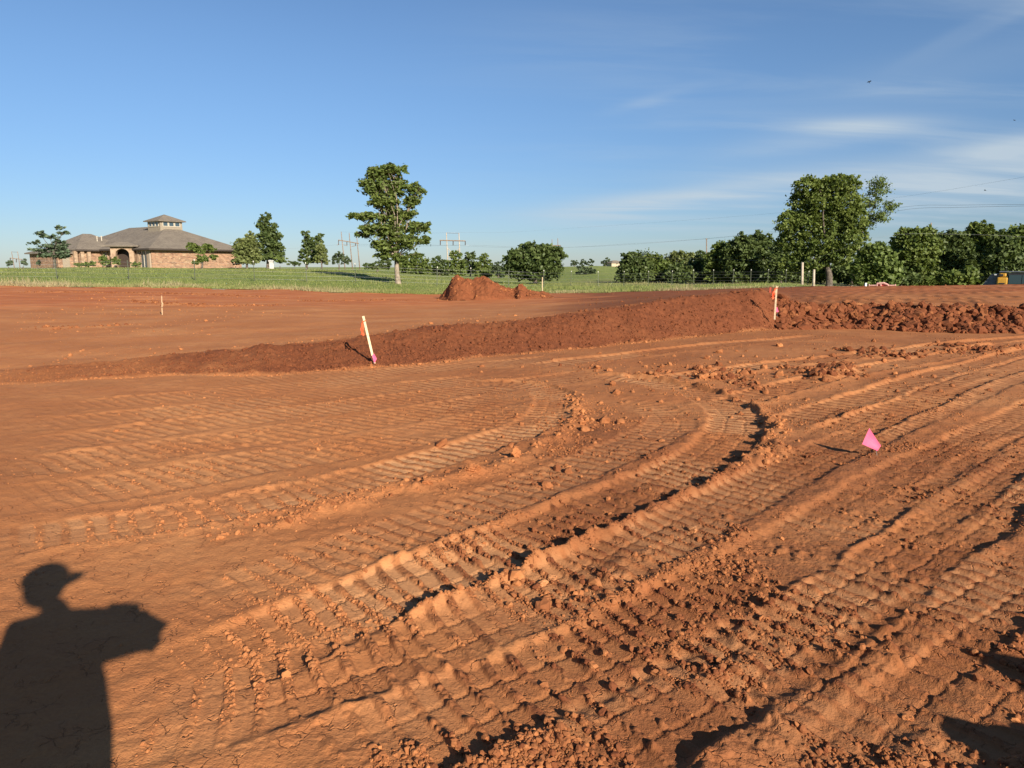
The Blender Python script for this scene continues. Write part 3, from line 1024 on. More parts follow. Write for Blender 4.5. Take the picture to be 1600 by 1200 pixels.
def tree(name, label, cat, group, px, r, lobes, mat, bark, leaf=0.28, dens=0.9, trunk_r=0.18, foot_py=None, lean=0.0, fork=0.35,
         seed=1, depth=0.85, bare=False, limbs=True, spread=1.06, **kw):
    """px, r place the trunk; lobes are (px, py, half width, half height[, density]) measured on the photograph at distance r."""
    base = stand(px, r) if foot_py is None else foot(px, foot_py)
    r = math.hypot(base.x, base.y)
    e = empty(name, base, label, cat, group)
    r2 = random.Random(seed)
    m_px = r / FPX / math.hypot(*ray(px, 420)[:2]) * math.hypot(ray(px, 420)[0], 1) ** 0  # metres per photograph pixel at that distance
    m_px = r / (FPX * math.hypot((px - 800) / FPX, 1))
    side = Vector((math.cos(math.atan2(base.x, base.y)), -math.sin(math.atan2(base.x, base.y)), 0))
    back = Vector((-side.y, side.x, 0))
    blobs, area = [], 0
    for lb in lobes:
        c = at(lb[0], lb[1], r)
        h = side * (c - base).dot(side) + Vector((0, 0, c.z - base.z))
        rx, rz = lb[2] * m_px, lb[3] * m_px
        ry = max(rx, rz) * depth
        dk = r2.uniform(-0.35, 0.35) * ry
        c = h + back * dk
        blobs.append((tuple(c), (rx * spread, ry * 0.85, rz * spread), lb[4] if len(lb) > 4 else 1.0))
        area += lb[2] * lb[3] * 3.14 * (lb[4] if len(lb) > 4 else 1.0)
    tops = max(b[0][2] for b in blobs)
    ctr = Vector((sum(b[0][0] for b in blobs) / len(blobs), sum(b[0][1] for b in blobs) / len(blobs), 0))
    T = MB()
    fz = tops * fork
    fk = Vector((ctr.x * 0.35 + lean, ctr.y * 0.35, fz))
    mid_ = fk * 0.5 + Vector((r2.uniform(-1, 1) * trunk_r * 0.6, 0, 0))
    T.tube([(0, 0, -0.4), (0, 0, 0.02), mid_ * 0.4 + Vector((0, 0, 0)), mid_, fk], [trunk_r * 1.45, trunk_r * 1.25, trunk_r, trunk_r * 0.92, trunk_r * 0.8], 8)
    tr = T.build('trunk', bark, e, smooth=True)
    if limbs:
        Lm = MB()
        for c, rad, _ in blobs:
            c = Vector(c)
            q = fk.lerp(c, 0.5) + Vector((r2.uniform(-.1, .1), r2.uniform(-.1, .1), r2.uniform(-0.02, .1))) * (c - fk).length
            if c.z < fz:
                st_ = Vector((fk.x * 0.7, fk.y * 0.7, max(0.3, min(c.z * 0.8, fz * 0.8))))
                q = st_.lerp(c, 0.5)
            else:
                st_ = fk
            rb = trunk_r * r2.uniform(0.22, 0.36)
            Lm.tube([st_, q, c], [rb, rb * 0.62, rb * 0.25], 5, False)
            for _k in range(5 if not bare else 9):
                tip = c + Vector((r2.uniform(-1, 1) * rad[0], r2.uniform(-1, 1) * rad[1], r2.uniform(-0.5, 1) * rad[2])) * 0.85
                s0 = q.lerp(c, r2.uniform(0.2, 1.0))
                Lm.tube([s0, s0.lerp(tip, 0.55) + Vector((0, 0, 0.06 * (tip - s0).length)), tip], [rb * 0.34, rb * 0.22, rb * 0.08], 4, False)
        Lm.build('limbs', bark, e, smooth=True)
    n = int(area * dens * 1.9)
    leaf = leaf * 0.8
    bl = []
    for c, rad, k in blobs:
        bl.append((c, (rad[0] * math.sqrt(k), rad[1], rad[2] * math.sqrt(k)) if False else rad))
    leaves('crown', bl, n, leaf, mat, e, seed, **kw)
    return e


G_T = None
# tall airy tree in the middle of the pasture
tree('pecan_tree', 'tall airy tree alone on the grass beyond the dirt mound, pale forked trunk', 'tree', None, 622, 62,
     [(592, 270, 17, 12), (616, 266, 18, 10), (584, 290, 22, 13), (618, 290, 22, 14), (651, 297, 12, 11), (645, 314, 14, 9), (598, 312, 24, 13),
      (556, 337, 14, 5), (578, 338, 20, 7), (612, 336, 24, 13), (640, 334, 14, 9), (582, 358, 22, 9), (612, 360, 22, 12), (648, 354, 22, 9), (661, 376, 13, 7),
      (566, 366, 14, 5), (600, 382, 20, 9), (632, 378, 22, 10), (650, 398, 13, 4), (598, 398, 13, 6), (626, 400, 17, 5), (668, 350, 6, 6)],
     L_MID, M_bark_pale, 0.19, 0.66, 0.20, foot_py=443, fork=0.24, seed=31, flat=0.35, hollow=0.15, stretch=2.2, clump=0.26, droop=0.8, depth=1.1, bare=True, spread=1.02)
# big tree at the right
tree('elm_tree', 'largest tree, broad crown with a sparse bare side, beside two pale poles', 'tree', None, 1296, 72,
     [(1262, 292, 24, 15), (1290, 288, 20, 14), (1318, 288, 24, 15), (1252, 318, 20, 20), (1285, 318, 28, 22), (1322, 318, 28, 22), (1232, 350, 20, 22),
      (1262, 352, 26, 24), (1300, 350, 30, 24), (1335, 345, 20, 20), (1225, 378, 14, 16), (1255, 385, 24, 20), (1292, 385, 28, 18), (1330, 378, 22, 18),
      (1240, 412, 22, 18), (1275, 408, 22, 14), (1315, 402, 18, 12), (1345, 362, 12, 10)],
     L_ELM, M_bark, 0.20, 0.84, 0.32, fork=0.24, seed=32, hollow=0.5, clump=0.20, depth=0.9, bare=True, spread=0.98)
tree('elm_tree', 'sparse pale young leafing tree leaning out of the largest crown', 'tree', None, 1330, 74,
     [(1372, 292, 16, 18), (1360, 318, 14, 14), (1392, 322, 13, 9), (1378, 338, 14, 10), (1356, 345, 14, 12)],
     L_LIGHT, M_bark, 0.14, 0.62, 0.14, fork=0.6, seed=33, hollow=0.2, clump=0.34, depth=0.9, bare=True)
tree('leafy_bush_tree', 'low light green tree at the foot of the largest tree, behind the red implement', 'tree', None, 1366, 66,
     [(1366, 394, 20, 15), (1383, 414, 22, 18), (1352, 414, 20, 18), (1392, 432, 17, 14), (1360, 434, 24, 14)],
     L_LIGHT, M_bark, 0.27, 1.0, 0.16, seed=34, depth=0.9)
# by the house
tree('cedar_tree', 'tiered wind-swept blue green tree before the left end of the house', 'tree', None, 88, 90,
     [(94, 356, 7, 4), (98, 364, 9, 4), (64, 366, 9, 5), (78, 370, 12, 3), (54, 378, 9, 3), (90, 376, 14, 3), (75, 384, 20, 2.4), (98, 385, 12, 5),
      (60, 390, 14, 2), (88, 393, 18, 3.4), (102, 394, 8, 6), (78, 398, 20, 2.4), (96, 400, 12, 4)],
     L_BLUE, M_bark, 0.22, 0.85, 0.16, fork=0.45, seed=35, flat=0.5, hollow=0.2, stretch=1.8, depth=0.8, clump=0.3)
tree('small_oak_tree', 'small lopsided tree before the right brick wall of the house', 'tree', None, 317, 91,
     [(303, 386, 9, 6), (324, 386, 9, 4.5), (312, 392, 8, 4), (316, 403, 9, 5), (334, 402, 6, 4), (306, 410, 6, 2.5), (333, 390, 5, 3)],
     L_MID, M_bark, 0.24, 1.5, 0.12, seed=36, hollow=0.2, fork=0.4, clump=0.32)
tree('round_maple_tree', 'rounded yellow green tree just right of the house', 'tree', None, 387, 98,
     [(392, 372, 9, 9), (380, 383, 13, 12), (394, 384, 12, 13), (376, 398, 11, 12), (393, 400, 16, 11), (384, 407, 18, 5)],
     L_YELL, M_bark, 0.28, 1.2, 0.15, seed=37)
tree('conical_evergreen_tree', 'tall dark conical evergreen behind the rounded yellow green tree', 'tree', None, 420, 103,
     [(416, 341, 8, 8), (411, 353, 11, 9), (424, 357, 10, 9), (414, 369, 13, 9), (430, 371, 11, 9), (419, 385, 18, 10), (436, 388, 8, 9), (420, 400, 18, 7), (440, 400, 7, 8)],
     L_DARK, M_bark, 0.28, 1.3, 0.2, seed=38, fork=0.6)
tree('dark_twin_tree', 'dark left tree of the close pair between the conical evergreen and the poles', 'tree', None, 480, 101,
     [(477, 366, 6, 7), (481, 378, 9, 10), (499, 374, 8, 8), (477, 393, 9, 10), (492, 390, 9, 12), (475, 406, 8, 6), (492, 407, 14, 5)],
     L_DARK, M_bark, 0.27, 1.2, 0.15, seed=39)
tree('light_twin_tree', 'lighter right tree of the close pair beside the leaning poles', 'tree', None, 503, 98,
     [(500, 386, 7, 9), (505, 397, 8, 9), (497, 404, 7, 7), (509, 408, 6, 5)],
     L_YELL, M_bark, 0.24, 1.3, 0.1, seed=40)
tree('round_tree', 'small round tree on the hill crest behind the leaning poles', 'tree', None, 530, 120,
     [(529, 400, 8, 7), (524, 407, 7, 6), (539, 407, 8, 6)], L_FAR, M_bark, 0.3, 1.3, 0.12, seed=41)
for px, py, w_, h_, nm in ((438, 406, 8, 5, 'low pale hedge shrub under the dark conical evergreen'), (460, 411, 8, 3, 'flat dark shrub between the evergreen and the twin trees'),
                           (369, 409, 5, 4, 'small dark shrub at the right corner of the house')):
    tree('shrub', nm, 'shrub', None, px, 99, [(px - 3, py, w_, h_), (px + 4, py + 1, w_ * 0.8, h_)], L_LIGHT if 'pale' in nm else L_DARK, M_bark, 0.22, 1.5, 0.06, seed=int(px), limbs=False)
for px, py, w_, h_, nm in ((15, 412, 7, 5, 'juniper tuft left of the far leaning pole frame'), (38, 411, 5, 6, 'juniper tuft right of the far leaning pole frame'),
                           (60, 412, 4, 5, 'juniper tuft by the left corner of the house')):
    tree('juniper', nm, 'shrub', None, px, 92, [(px, py, w_ * 0.8, h_ * 0.7), (px, py - h_ * 0.6, w_ * 0.45, h_ * 0.6)], L_BLUE, M_bark, 0.22, 1.5, 0.06, seed=int(px) + 3, limbs=False)

# round dark tree and distant rows
tree('round_dark_tree', 'wide round dark tree on the grass right of the dirt mound', 'tree', None, 836, 80,
     [(835, 391, 24, 11), (810, 402, 20, 13), (860, 397, 20, 12), (836, 408, 28, 15), (805, 420, 18, 12), (862, 418, 18, 13), (838, 428, 32, 9), (882, 399, 5, 5)],
     L_DARK, M_bark, 0.30, 1.1, 0.22, seed=42)
far_g = 'distant trees behind the two-pole power frame'
for i, (px, r, lob, lab) in enumerate((
        (590, 150, [(575, 416, 10, 4), (592, 414, 10, 5), (604, 412, 8, 6)], 'low dark trees touching the left side of the tall airy tree'),
        (648, 150, [(635, 414, 13, 10), (655, 412, 14, 11), (648, 422, 22, 7)], 'broad dark tree right behind the tall airy tree trunk'),
        (687, 165, [(683, 410, 9, 8), (692, 414, 9, 9), (686, 424, 14, 7)], 'round tree between the tall airy tree and the two-pole power frame'),
        (713, 165, [(712, 402, 9, 8), (708, 416, 10, 10), (720, 414, 8, 9), (714, 427, 12, 6)], 'tree directly behind the two-pole power frame'),
        (735, 170, [(733, 404, 10, 8), (728, 418, 9, 9), (740, 418, 9, 9)], 'tree just right of the two-pole power frame'),
        (760, 165, [(757, 407, 9, 8), (752, 420, 9, 9), (765, 418, 9, 8), (758, 428, 12, 5)], 'double-topped tree right of the two-pole power frame'),
        (779, 160, [(777, 417, 9, 8), (780, 426, 10, 7)], 'pale olive round tree above the right end of the mound'))):
    tree('distant_tree', lab, 'tree', far_g, px, r, lob, L_FAR if i == 6 else (L_MID if i % 2 else L_DARK), M_bark, 0.42, 1.1, 0.2, seed=60 + i, spread=1.28)
tree('pasture_bush', 'lone round bush out in the far pasture', 'bush', None, 917, 200, [(908, 422, 8, 6), (924, 423, 9, 6), (917, 427, 15, 8)], L_FAR, M_bark, 0.5, 1.0, 0.2, seed=70)
for i, (px, w_, h_, lab) in enumerate(((897, 6, 5, 'far hilltop tree nearest the round dark tree'), (910, 7, 5, 'far hilltop tree above the lone pasture bush'), (922, 6, 5, 'far hilltop tree, short, beside the rounder hilltop tree'),
                                       (946, 7, 7, 'rounder far hilltop tree beside the small tan house'), (975, 7, 5, 'far hilltop tree right of the small tan house'))):
    tree('hilltop_tree', lab, 'tree', 'trees on the far hill', px, 640, [(px - w_ * 0.4, 411, w_ * 0.7, h_ * 0.8), (px + w_ * 0.4, 410, w_ * 0.7, h_)], L_FAR, M_bark, 1.2, 1.6, 0.4, seed=80 + i, limbs=False)

row = 'trees in the dark wood line'
for i, (px, r, lob, mt, lab) in enumerate((
        (990, 92, [(988, 405, 16, 10), (978, 420, 12, 14), (1000, 418, 18, 14), (990, 432, 26, 9)], L_DARK, 'wood line tree nearest the open far pasture'),
        (1024, 95, [(1022, 407, 14, 9), (1030, 420, 18, 13), (1015, 428, 16, 10), (1040, 433, 14, 8)], L_MID, 'second tree of the wood line, low and even topped'),
        (1062, 115, [(1062, 398, 15, 6), (1050, 404, 12, 7), (1076, 402, 12, 7), (1064, 414, 26, 12)], L_YELL, 'pale feathery tree showing over the low wood line'),
        (1064, 92, [(1060, 424, 18, 12), (1072, 432, 16, 9), (1050, 434, 14, 8)], L_DARK, 'dark tree in front of the pale feathery one'),
        (1098, 96, [(1095, 405, 13, 10), (1090, 420, 16, 13), (1106, 418, 16, 14), (1098, 434, 22, 8)], L_DARK, 'wood line tree under the single tall pole'),
        (1126, 92, [(1128, 390, 13, 11), (1118, 404, 16, 13), (1138, 404, 16, 14), (1125, 422, 24, 14), (1130, 434, 22, 8)], L_MID, 'wood line tree right of the single tall pole'),
        (1160, 90, [(1160, 377, 13, 11), (1150, 392, 17, 14), (1172, 390, 16, 14), (1158, 412, 24, 16), (1164, 431, 26, 10)], L_DARK, 'tall rounded wood line tree, third before the largest tree'),
        (1188, 92, [(1186, 374, 13, 12), (1196, 388, 16, 15), (1182, 404, 18, 15), (1198, 420, 20, 14), (1190, 434, 22, 8)], L_DARK, 'tall wood line tree next to the largest tree'),
        (1220, 88, [(1214, 400, 14, 16), (1228, 416, 16, 16), (1212, 432, 18, 10)], L_DARK, 'dark tree tucked under the left side of the largest tree'),
        (1425, 86, [(1415, 372, 16, 12), (1440, 370, 18, 13), (1408, 390, 18, 16), (1432, 394, 24, 18), (1455, 386, 14, 15), (1420, 420, 28, 18), (1450, 418, 22, 18), (1436, 438, 34, 9)], L_MID, 'broad tree of the right wood, nearest the largest tree'),
        (1488, 88, [(1484, 372, 16, 11), (1502, 376, 12, 11), (1478, 392, 18, 14), (1500, 398, 20, 16), (1482, 420, 22, 18), (1506, 424, 22, 16), (1492, 438, 30, 8)], L_DARK, 'dark flat-topped tree of the right wood'),
        (1530, 90, [(1526, 356, 12, 10), (1540, 362, 12, 10), (1520, 374, 14, 14), (1545, 380, 16, 16), (1528, 402, 22, 18), (1550, 418, 20, 16), (1524, 428, 22, 14)], L_MID, 'highest tree of the right wood'),
        (1566, 84, [(1562, 376, 13, 12), (1576, 388, 16, 16), (1560, 402, 18, 16), (1582, 414, 20, 18), (1566, 432, 24, 10)], L_DARK, 'dark tree rising behind the yellow machine'),
        (1600, 88, [(1596, 364, 13, 11), (1612, 372, 16, 14), (1596, 388, 18, 16), (1618, 404, 22, 22), (1598, 420, 22, 18)], L_LIGHT, 'lighter tree at the far right end of the wood'),
        (1240, 96, [(1232, 424, 18, 14), (1248, 432, 18, 10)], L_DARK, 'low dark tree filling the shade left of the largest trunk'),
        (1275, 98, [(1266, 426, 16, 14), (1286, 428, 18, 12)], L_MID, 'low tree directly behind the shorter pale pole'),
        (1325, 96, [(1316, 424, 18, 16), (1336, 430, 18, 12)], L_DARK, 'dark low tree just right of the largest trunk'),
        (1006, 108, [(1006, 412, 24, 16), (1006, 428, 26, 12)], L_DARK, 'tree filling in behind the first two wood line trees'),
        (1140, 108, [(1142, 400, 24, 20), (1140, 424, 28, 16)], L_DARK, 'dark tree behind the middle of the wood line'),
        (1458, 104, [(1460, 382, 22, 16), (1462, 408, 26, 20), (1462, 430, 26, 14)], L_DARK, 'tree filling the gap behind the right wood'),
        (1512, 106, [(1514, 378, 18, 14), (1512, 404, 22, 20), (1512, 428, 26, 14)], L_MID, 'tree behind the flat-topped and highest trees'),
        (1580, 104, [(1582, 374, 20, 16), (1584, 402, 24, 22), (1582, 428, 24, 12)], L_MID, 'tree behind the dark one above the yellow machine'),
        (1408, 76, [(1404, 430, 14, 11), (1420, 434, 16, 9)], L_DARK, 'low dark bush between the light bush tree and the right wood'),
        (1500, 74, [(1490, 434, 16, 9), (1512, 432, 16, 11)], L_MID, 'low bush before the right wood, left of the yellow machine'))):
    tree('woodland_tree', lab, 'tree', row, px, r, lob, mt, M_bark, 0.30, 1.15, 0.16, seed=100 + i, spread=1.16, clump=0.26)

# ------------------------------------------------------------------ grass standing on the pasture
n_g = 110000
ga = rng.uniform(R(-40), R(40), n_g)
e_r = np.interp(ga, azs, kr[:, 3])
gr = e_r + np.where(rng.uniform(0, 1, n_g) < 0.45, rng.exponential(1.6, n_g) - 0.9, rng.uniform(0, 42, n_g))
gx, gy = np.sin(ga) * gr, np.cos(ga) * gr
gm = ((gr - e_r + 1.5 * fbm(gx, gy, 0.35, 4, 33, 0.6)) > -0.35) & ((ga < R(20.5)) | (gr > 58))
gx, gy, ga, gr = gx[gm], gy[gm], ga[gm], gr[gm]
gz = lookup_many(Z, gx, gy)
gd = np.clip(lookup_many(grass_dry, gx, gy) + rng.normal(0, 0.2, len(gx)), 0, 1)
hh = rng.uniform(0.04, 0.13, len(gx)) * (1 + 0.6 * gd) * np.where((ga > R(21)) & (gr < 60), 0.55, 1) * (1 + 0.5 * np.clip(fbm(gx, gy, 0.4, 2, 501), 0, 1))
weed = (fbm(gx, gy, 0.55, 3, 505) > 0.28) & (rng.uniform(0, 1, len(gx)) < 0.30)
hh = np.where(weed & ((ga < R(20)) | (gr > 60)), hh * 2.3, hh)
ww = rng.uniform(0.012, 0.035, len(gx))
th = rng.uniform(0, 6.28, len(gx))
ln = rng.normal(0, 0.35, (len(gx), 2)) * hh[:, None]
v = np.empty((len(gx), 3, 3), np.float32)
v[:, 0] = np.stack([gx - np.cos(th) * ww, gy - np.sin(th) * ww, gz - 0.02], 1)
v[:, 1] = np.stack([gx + np.cos(th) * ww, gy + np.sin(th) * ww, gz - 0.02], 1)
v[:, 2] = np.stack([gx + ln[:, 0], gy + ln[:, 1], gz + hh], 1)
me = bpy.data.meshes.new('grass_blades')
k = len(gx)
me.vertices.add(3 * k)
me.vertices.foreach_set('co', v.ravel())
me.loops.add(3 * k)
me.loops.foreach_set('vertex_index', np.arange(3 * k, dtype=np.int32))
me.polygons.add(k)
me.polygons.foreach_set('loop_start', np.arange(0, 3 * k, 3, dtype=np.int32))
me.update(calc_edges=True)
a = me.attributes.new('dry', 'FLOAT', 'POINT')
a.data.foreach_set('value', np.repeat(gd, 3).astype(np.float32))
a = me.attributes.new('tone', 'FLOAT', 'POINT')
a.data.foreach_set('value', np.repeat(rng.uniform(0, 1, k), 3).astype(np.float32))
M_blade, t, b, co, out = material("grass_blade")
c = t.mix(t.attr('tone'), (0.145, 0.185, 0.040), (0.26, 0.285, 0.080))
c = t.mix(t.attr('dry'), c, t.mix(t.attr('tone'), (0.30, 0.24, 0.12), (0.46, 0.38, 0.22)))
t.link(c, b.inputs['Base Color'])
b.inputs['Roughness'].default_value = 0.8
tr = t.n('ShaderNodeBsdfTranslucent')
t.link(c, tr.inputs['Color'])
mx = t.n('ShaderNodeMixShader')
mx.inputs[0].default_value = 0.35
t.link(b.outputs[0], mx.inputs[1])
t.link(tr.outputs[0], mx.inputs[2])
t.link(mx.outputs[0], out.inputs[0])
link('grass', me, M_blade, None, kind='stuff', label='uneven tufts of green and dry grass over the pasture', category='grass')

# ------------------------------------------------------------------ brick house on the hill
def brick_mat():
    m, t, b, co, out = material("mixed_brick")
    br = t.n('ShaderNodeTexBrick')
    mp_ = t.n('ShaderNodeMapping')
    mp_.inputs['Rotation'].default_value = (R(90), 0, 0)
    uv = t.n('ShaderNodeUVMap')
    t.link(uv.outputs[0], br.inputs['Vector'])
    br.inputs['Scale'].default_value = 1.0
    br.inputs['Brick Width'].default_value = 0.42
    br.inputs['Row Height'].default_value = 0.16
    br.inputs['Mortar Size'].default_value = 0.012
    br.inputs['Color1'].default_value = (0.34, 0.185, 0.108, 1)
    br.inputs['Color2'].default_value = (0.16, 0.085, 0.050, 1)
    br.inputs['Mortar'].default_value = (0.33, 0.26, 0.19, 1)
    f = t.noise(uv.outputs[0], 1.9, 4, 0.7)
    c = t.mix(t.ramp(f, 0.50, 0.68, 0, 0.8), br.outputs[0], (0.40, 0.285, 0.175))
    c = t.mix(t.ramp(f, 0.44, 0.30, 0, 0.75), c, (0.17, 0.08, 0.055))
    t.link(c, b.inputs['Base Color'])
    b.inputs['Roughness'].default_value = 0.9
    return m


def stone_mat():
    m, t, b, co, out = material("cream_stone")
    v_ = t.n('ShaderNodeTexVoronoi')
    t.link(co, v_.inputs['Vector'])
    v_.inputs['Scale'].default_value = 3.2
    s2 = t.n('ShaderNodeSeparateColor')
    t.link(v_.outputs['Color'], s2.inputs[0])
    t.link(t.mix(s2.outputs[0], (0.39, 0.275, 0.18), (0.25, 0.165, 0.105)), b.inputs['Base Color'])
    b.inputs['Roughness'].default_value = 0.9
    return m


M_brick, M_stone = brick_mat(), stone_mat()
M_roof, t, b, co, out = material("brown_shingle")
uvr = t.n('ShaderNodeUVMap')
br = t.n('ShaderNodeTexBrick')
t.link(uvr.outputs[0], br.inputs['Vector'])
br.inputs['Scale'].default_value = 1.0
br.inputs['Brick Width'].default_value = 0.34
br.inputs['Row Height'].default_value = 0.16
br.inputs['Mortar Size'].default_value = 0.012
br.inputs['Color1'].default_value = (0.200, 0.168, 0.130, 1)
br.inputs['Color2'].default_value = (0.140, 0.116, 0.090, 1)
br.inputs['Mortar'].default_value = (0.09, 0.07, 0.055, 1)
t.link(t.mix(t.ramp(t.noise(co, 0.7, 4, 0.6), 0.35, 0.7, 0, 0.35), br.outputs[0], (0.235, 0.195, 0.145)), b.inputs['Base Color'])
b.inputs['Roughness'].default_value = 0.92
M_trim = simple("taupe_trim", (0.27, 0.225, 0.165), 0.7)
M_soffit = simple("dark_brown_gutter", (0.055, 0.042, 0.034), 0.6)
M_cream = simple("cream_frame", (0.46, 0.41, 0.32), 0.6, 0.05)
M_glass, t, b, co, out = material("window_glass")
b.inputs['Base Color'].default_value = (0.045, 0.070, 0.085, 1)
b.inputs['Roughness'].default_value = 0.06
b.inputs['Specular IOR Level'].default_value = 0.8
M_door = simple("dark_wood_door", (0.045, 0.030, 0.022), 0.5)
M_white = simple("white_paint", (0.78, 0.77, 0.74), 0.5, 0.05)

A0 = at(238, 412, 103)
HB = A0.z - 0.55                                    # ground floor level, its foot is behind the brow of the hill
house = empty('brick_house', (A0.x, A0.y, HB), 'sprawling brick house with brown hip roof and a square windowed cupola', 'house')
a_az = math.atan2(A0.x, A0.y)
d_ = Vector((math.sin(a_az), math.cos(a_az), 0))
rt = Vector((d_.y, -d_.x, 0))
th_ = R(28.6)
U_ = rt * math.cos(th_) + d_ * math.sin(th_)
V_ = d_ * math.cos(th_) - rt * math.sin(th_)
V_ = Vector((-U_.y, U_.x, 0))
house.rotation_euler = (0, 0, math.atan2(U_.y, U_.x))
EV = at(238, 388.5, 103).z - HB                    # eaves height over the floor


def uvbox(me):
    """Box-projected uv in metres so courses run level round corners and along slopes."""
    uvl = me.uv_layers.new(name='UVMap')
    for p in me.polygons:
        n = p.normal
        h = Vector((-n.y, n.x, 0))
        h = h.normalized() if h.length > 1e-3 else Vector((1, 0, 0))
        s = n.cross(h)
        for li in p.loop_indices:
            c = me.vertices[me.loops[li].vertex_index].co
            uvl.data[li].uv = (c.dot(h), c.dot(s))


def hpart(mb, name, mat, parent=None, **kw):
    o = mb.build(name, mat, parent or house, **kw)
    uvbox(o.data)
    return o


W1 = 13.0
m = MB()                                             # main block and the left wing, walls
m.box((W1 / 2, 11.9, EV / 2 - 0.6), (W1, 23.7, EV + 1.2))
hpart(m, 'wall', M_brick)
m = MB()
m.box((-1.5, 17.5, EV / 2 - 0.6), (3.0, 9.6, EV + 1.15))
hpart(m, 'wall', M_brick, label='brick wall of the lower left wing')
m = MB()
m.box((-4.2, 17.6, (EV - 0.45) / 2 - 0.6), (2.38, 8.4, EV - 0.45 + 1.2))
hpart(m, 'wall', M_brick, label='brick wall of the low far left end')


def hip(x0, x1, y0, y1, z, rise, over=0.55, ridge=None, thick=0.16):
    """Hip roof: eaves rectangle with overhang, ridge line given by two points (or an apex)."""
    x0, x1, y0, y1 = x0 - over, x1 + over, y0 - over, y1 + over
    (rx0, ry0), (rx1, ry1) = ridge
    mb = MB()
    vs = [(x0, y0, z), (x1, y0, z), (x1, y1, z), (x0, y1, z), (rx0, ry0, z + rise), (rx1, ry1, z + rise)]
    vb = [(x, y, zz - thick) for x, y, zz in vs[:4]]
    mb.add(vs + vb, [(0, 1, 4), (1, 2, 5, 4), (2, 3, 5), (3, 0, 4, 5), (6, 9, 8, 7), (0, 6, 7, 1), (1, 7, 8, 2), (2, 8, 9, 3), (3, 9, 6, 0)])
    return mb


top_z = at(257, 356, 110).z - HB
RISE = at(205, 357, 114).z - HB - EV + 0.35
roof = hpart(hip(0, W1, 0, 23.7, EV + 0.05, RISE, ridge=((6.5, 7.2), (6.5, 17.5))), 'roof', M_roof)
RISE2 = at(140, 364.5, 116).z - HB - EV
hpart(hip(-3.0, 4.2, 12.7, 22.3, EV + 0.02, RISE2, ridge=((-0.1, 17.5), (1.0, 17.5))), 'roof', M_roof, label='lower hip roof of the left wing')
hpart(hip(-5.4, -2.0, 13.4, 21.8, EV - 0.42, 1.0, ridge=((-3.6, 17.5), (-2.0, 17.5)), over=0.45), 'roof', M_roof, label='lowest roof over the far left end')
for cy_, lab in ((0, 'x'), (1, 'y')):
    pass
gut = MB()
gut.box((W1 / 2, -0.60, EV - 0.07), (W1 + 1.3, 0.12, 0.22))
gut.box((-0.60, 6.0, EV - 0.07), (0.12, 13.0, 0.22))
gut.box((-1.7, 12.10, EV - 0.10), (3.8, 0.12, 0.22))
hpart(gut, 'gutter', M_soffit)
# roof vents
for vx, vy in ((0.6, 15.0), (1.3, 15.2)):
    vv = MB()
    zz = EV + RISE2 * (vy - 12.1) / 5.4
    vv.tube([(vx, vy, zz - 0.1), (vx, vy, zz + 0.55)], 0.06, 8)
    vv.tube([(vx, vy, zz + 0.55), (vx, vy, zz + 0.66)], 0.12, 8)
    vv.build('roof_vent', M_cream, house)
# cupola
cu = MB()
CX, CY, CW = 6.4, 7.6, 3.2
CZ0, CZ1 = EV + RISE * 0.62, at(257, 344, 110).z - HB
cu.box((CX, CY, (CZ0 + CZ1) / 2), (CW, CW, CZ1 - CZ0))
cup = hpart(cu, 'cupola', M_trim)
cr_ = hip(CX - CW / 2, CX + CW / 2, CY - CW / 2, CY + CW / 2, CZ1, at(257, 333, 110).z - HB - CZ1, 0.40, ((CX, CY), (CX, CY)), 0.12)
hpart(cr_, 'cupola_roof', M_roof, cup)
WH = 0.52
for k in range(3):
    for face in (0, 1):
        fr, gl = MB(), MB()
        q = CX - 0.86 + 0.86 * k if face == 0 else CY - 0.86 + 0.86 * k
        zc = CZ1 - 0.14 - WH / 2 - 0.06
        if face == 0:
            yy = CY - CW / 2 - 0.02
            for dx_ in (-0.36, 0.36):
                fr.box((q + dx_, yy, zc), (0.09, 0.09, WH + 0.18))
            for dz2 in (-WH / 2 - 0.045, WH / 2 + 0.045):
                fr.box((q, yy, zc + dz2), (0.63, 0.085, 0.09))
            gl.box((q, yy + 0.012, zc), (0.63, 0.03, WH))
        else:
            xx = CX - CW / 2 - 0.02
            for dy_ in (-0.36, 0.36):
                fr.box((xx, q + dy_, zc), (0.09, 0.09, WH + 0.18))
            for dz2 in (-WH / 2 - 0.045, WH / 2 + 0.045):
                fr.box((xx, q, zc + dz2), (0.085, 0.63, 0.09))
            gl.box((xx + 0.012, q, zc), (0.03, 0.63, WH))
        w_ = fr.build('cupola_window', M_cream, cup)
        gl.build('pane', M_glass, cup)


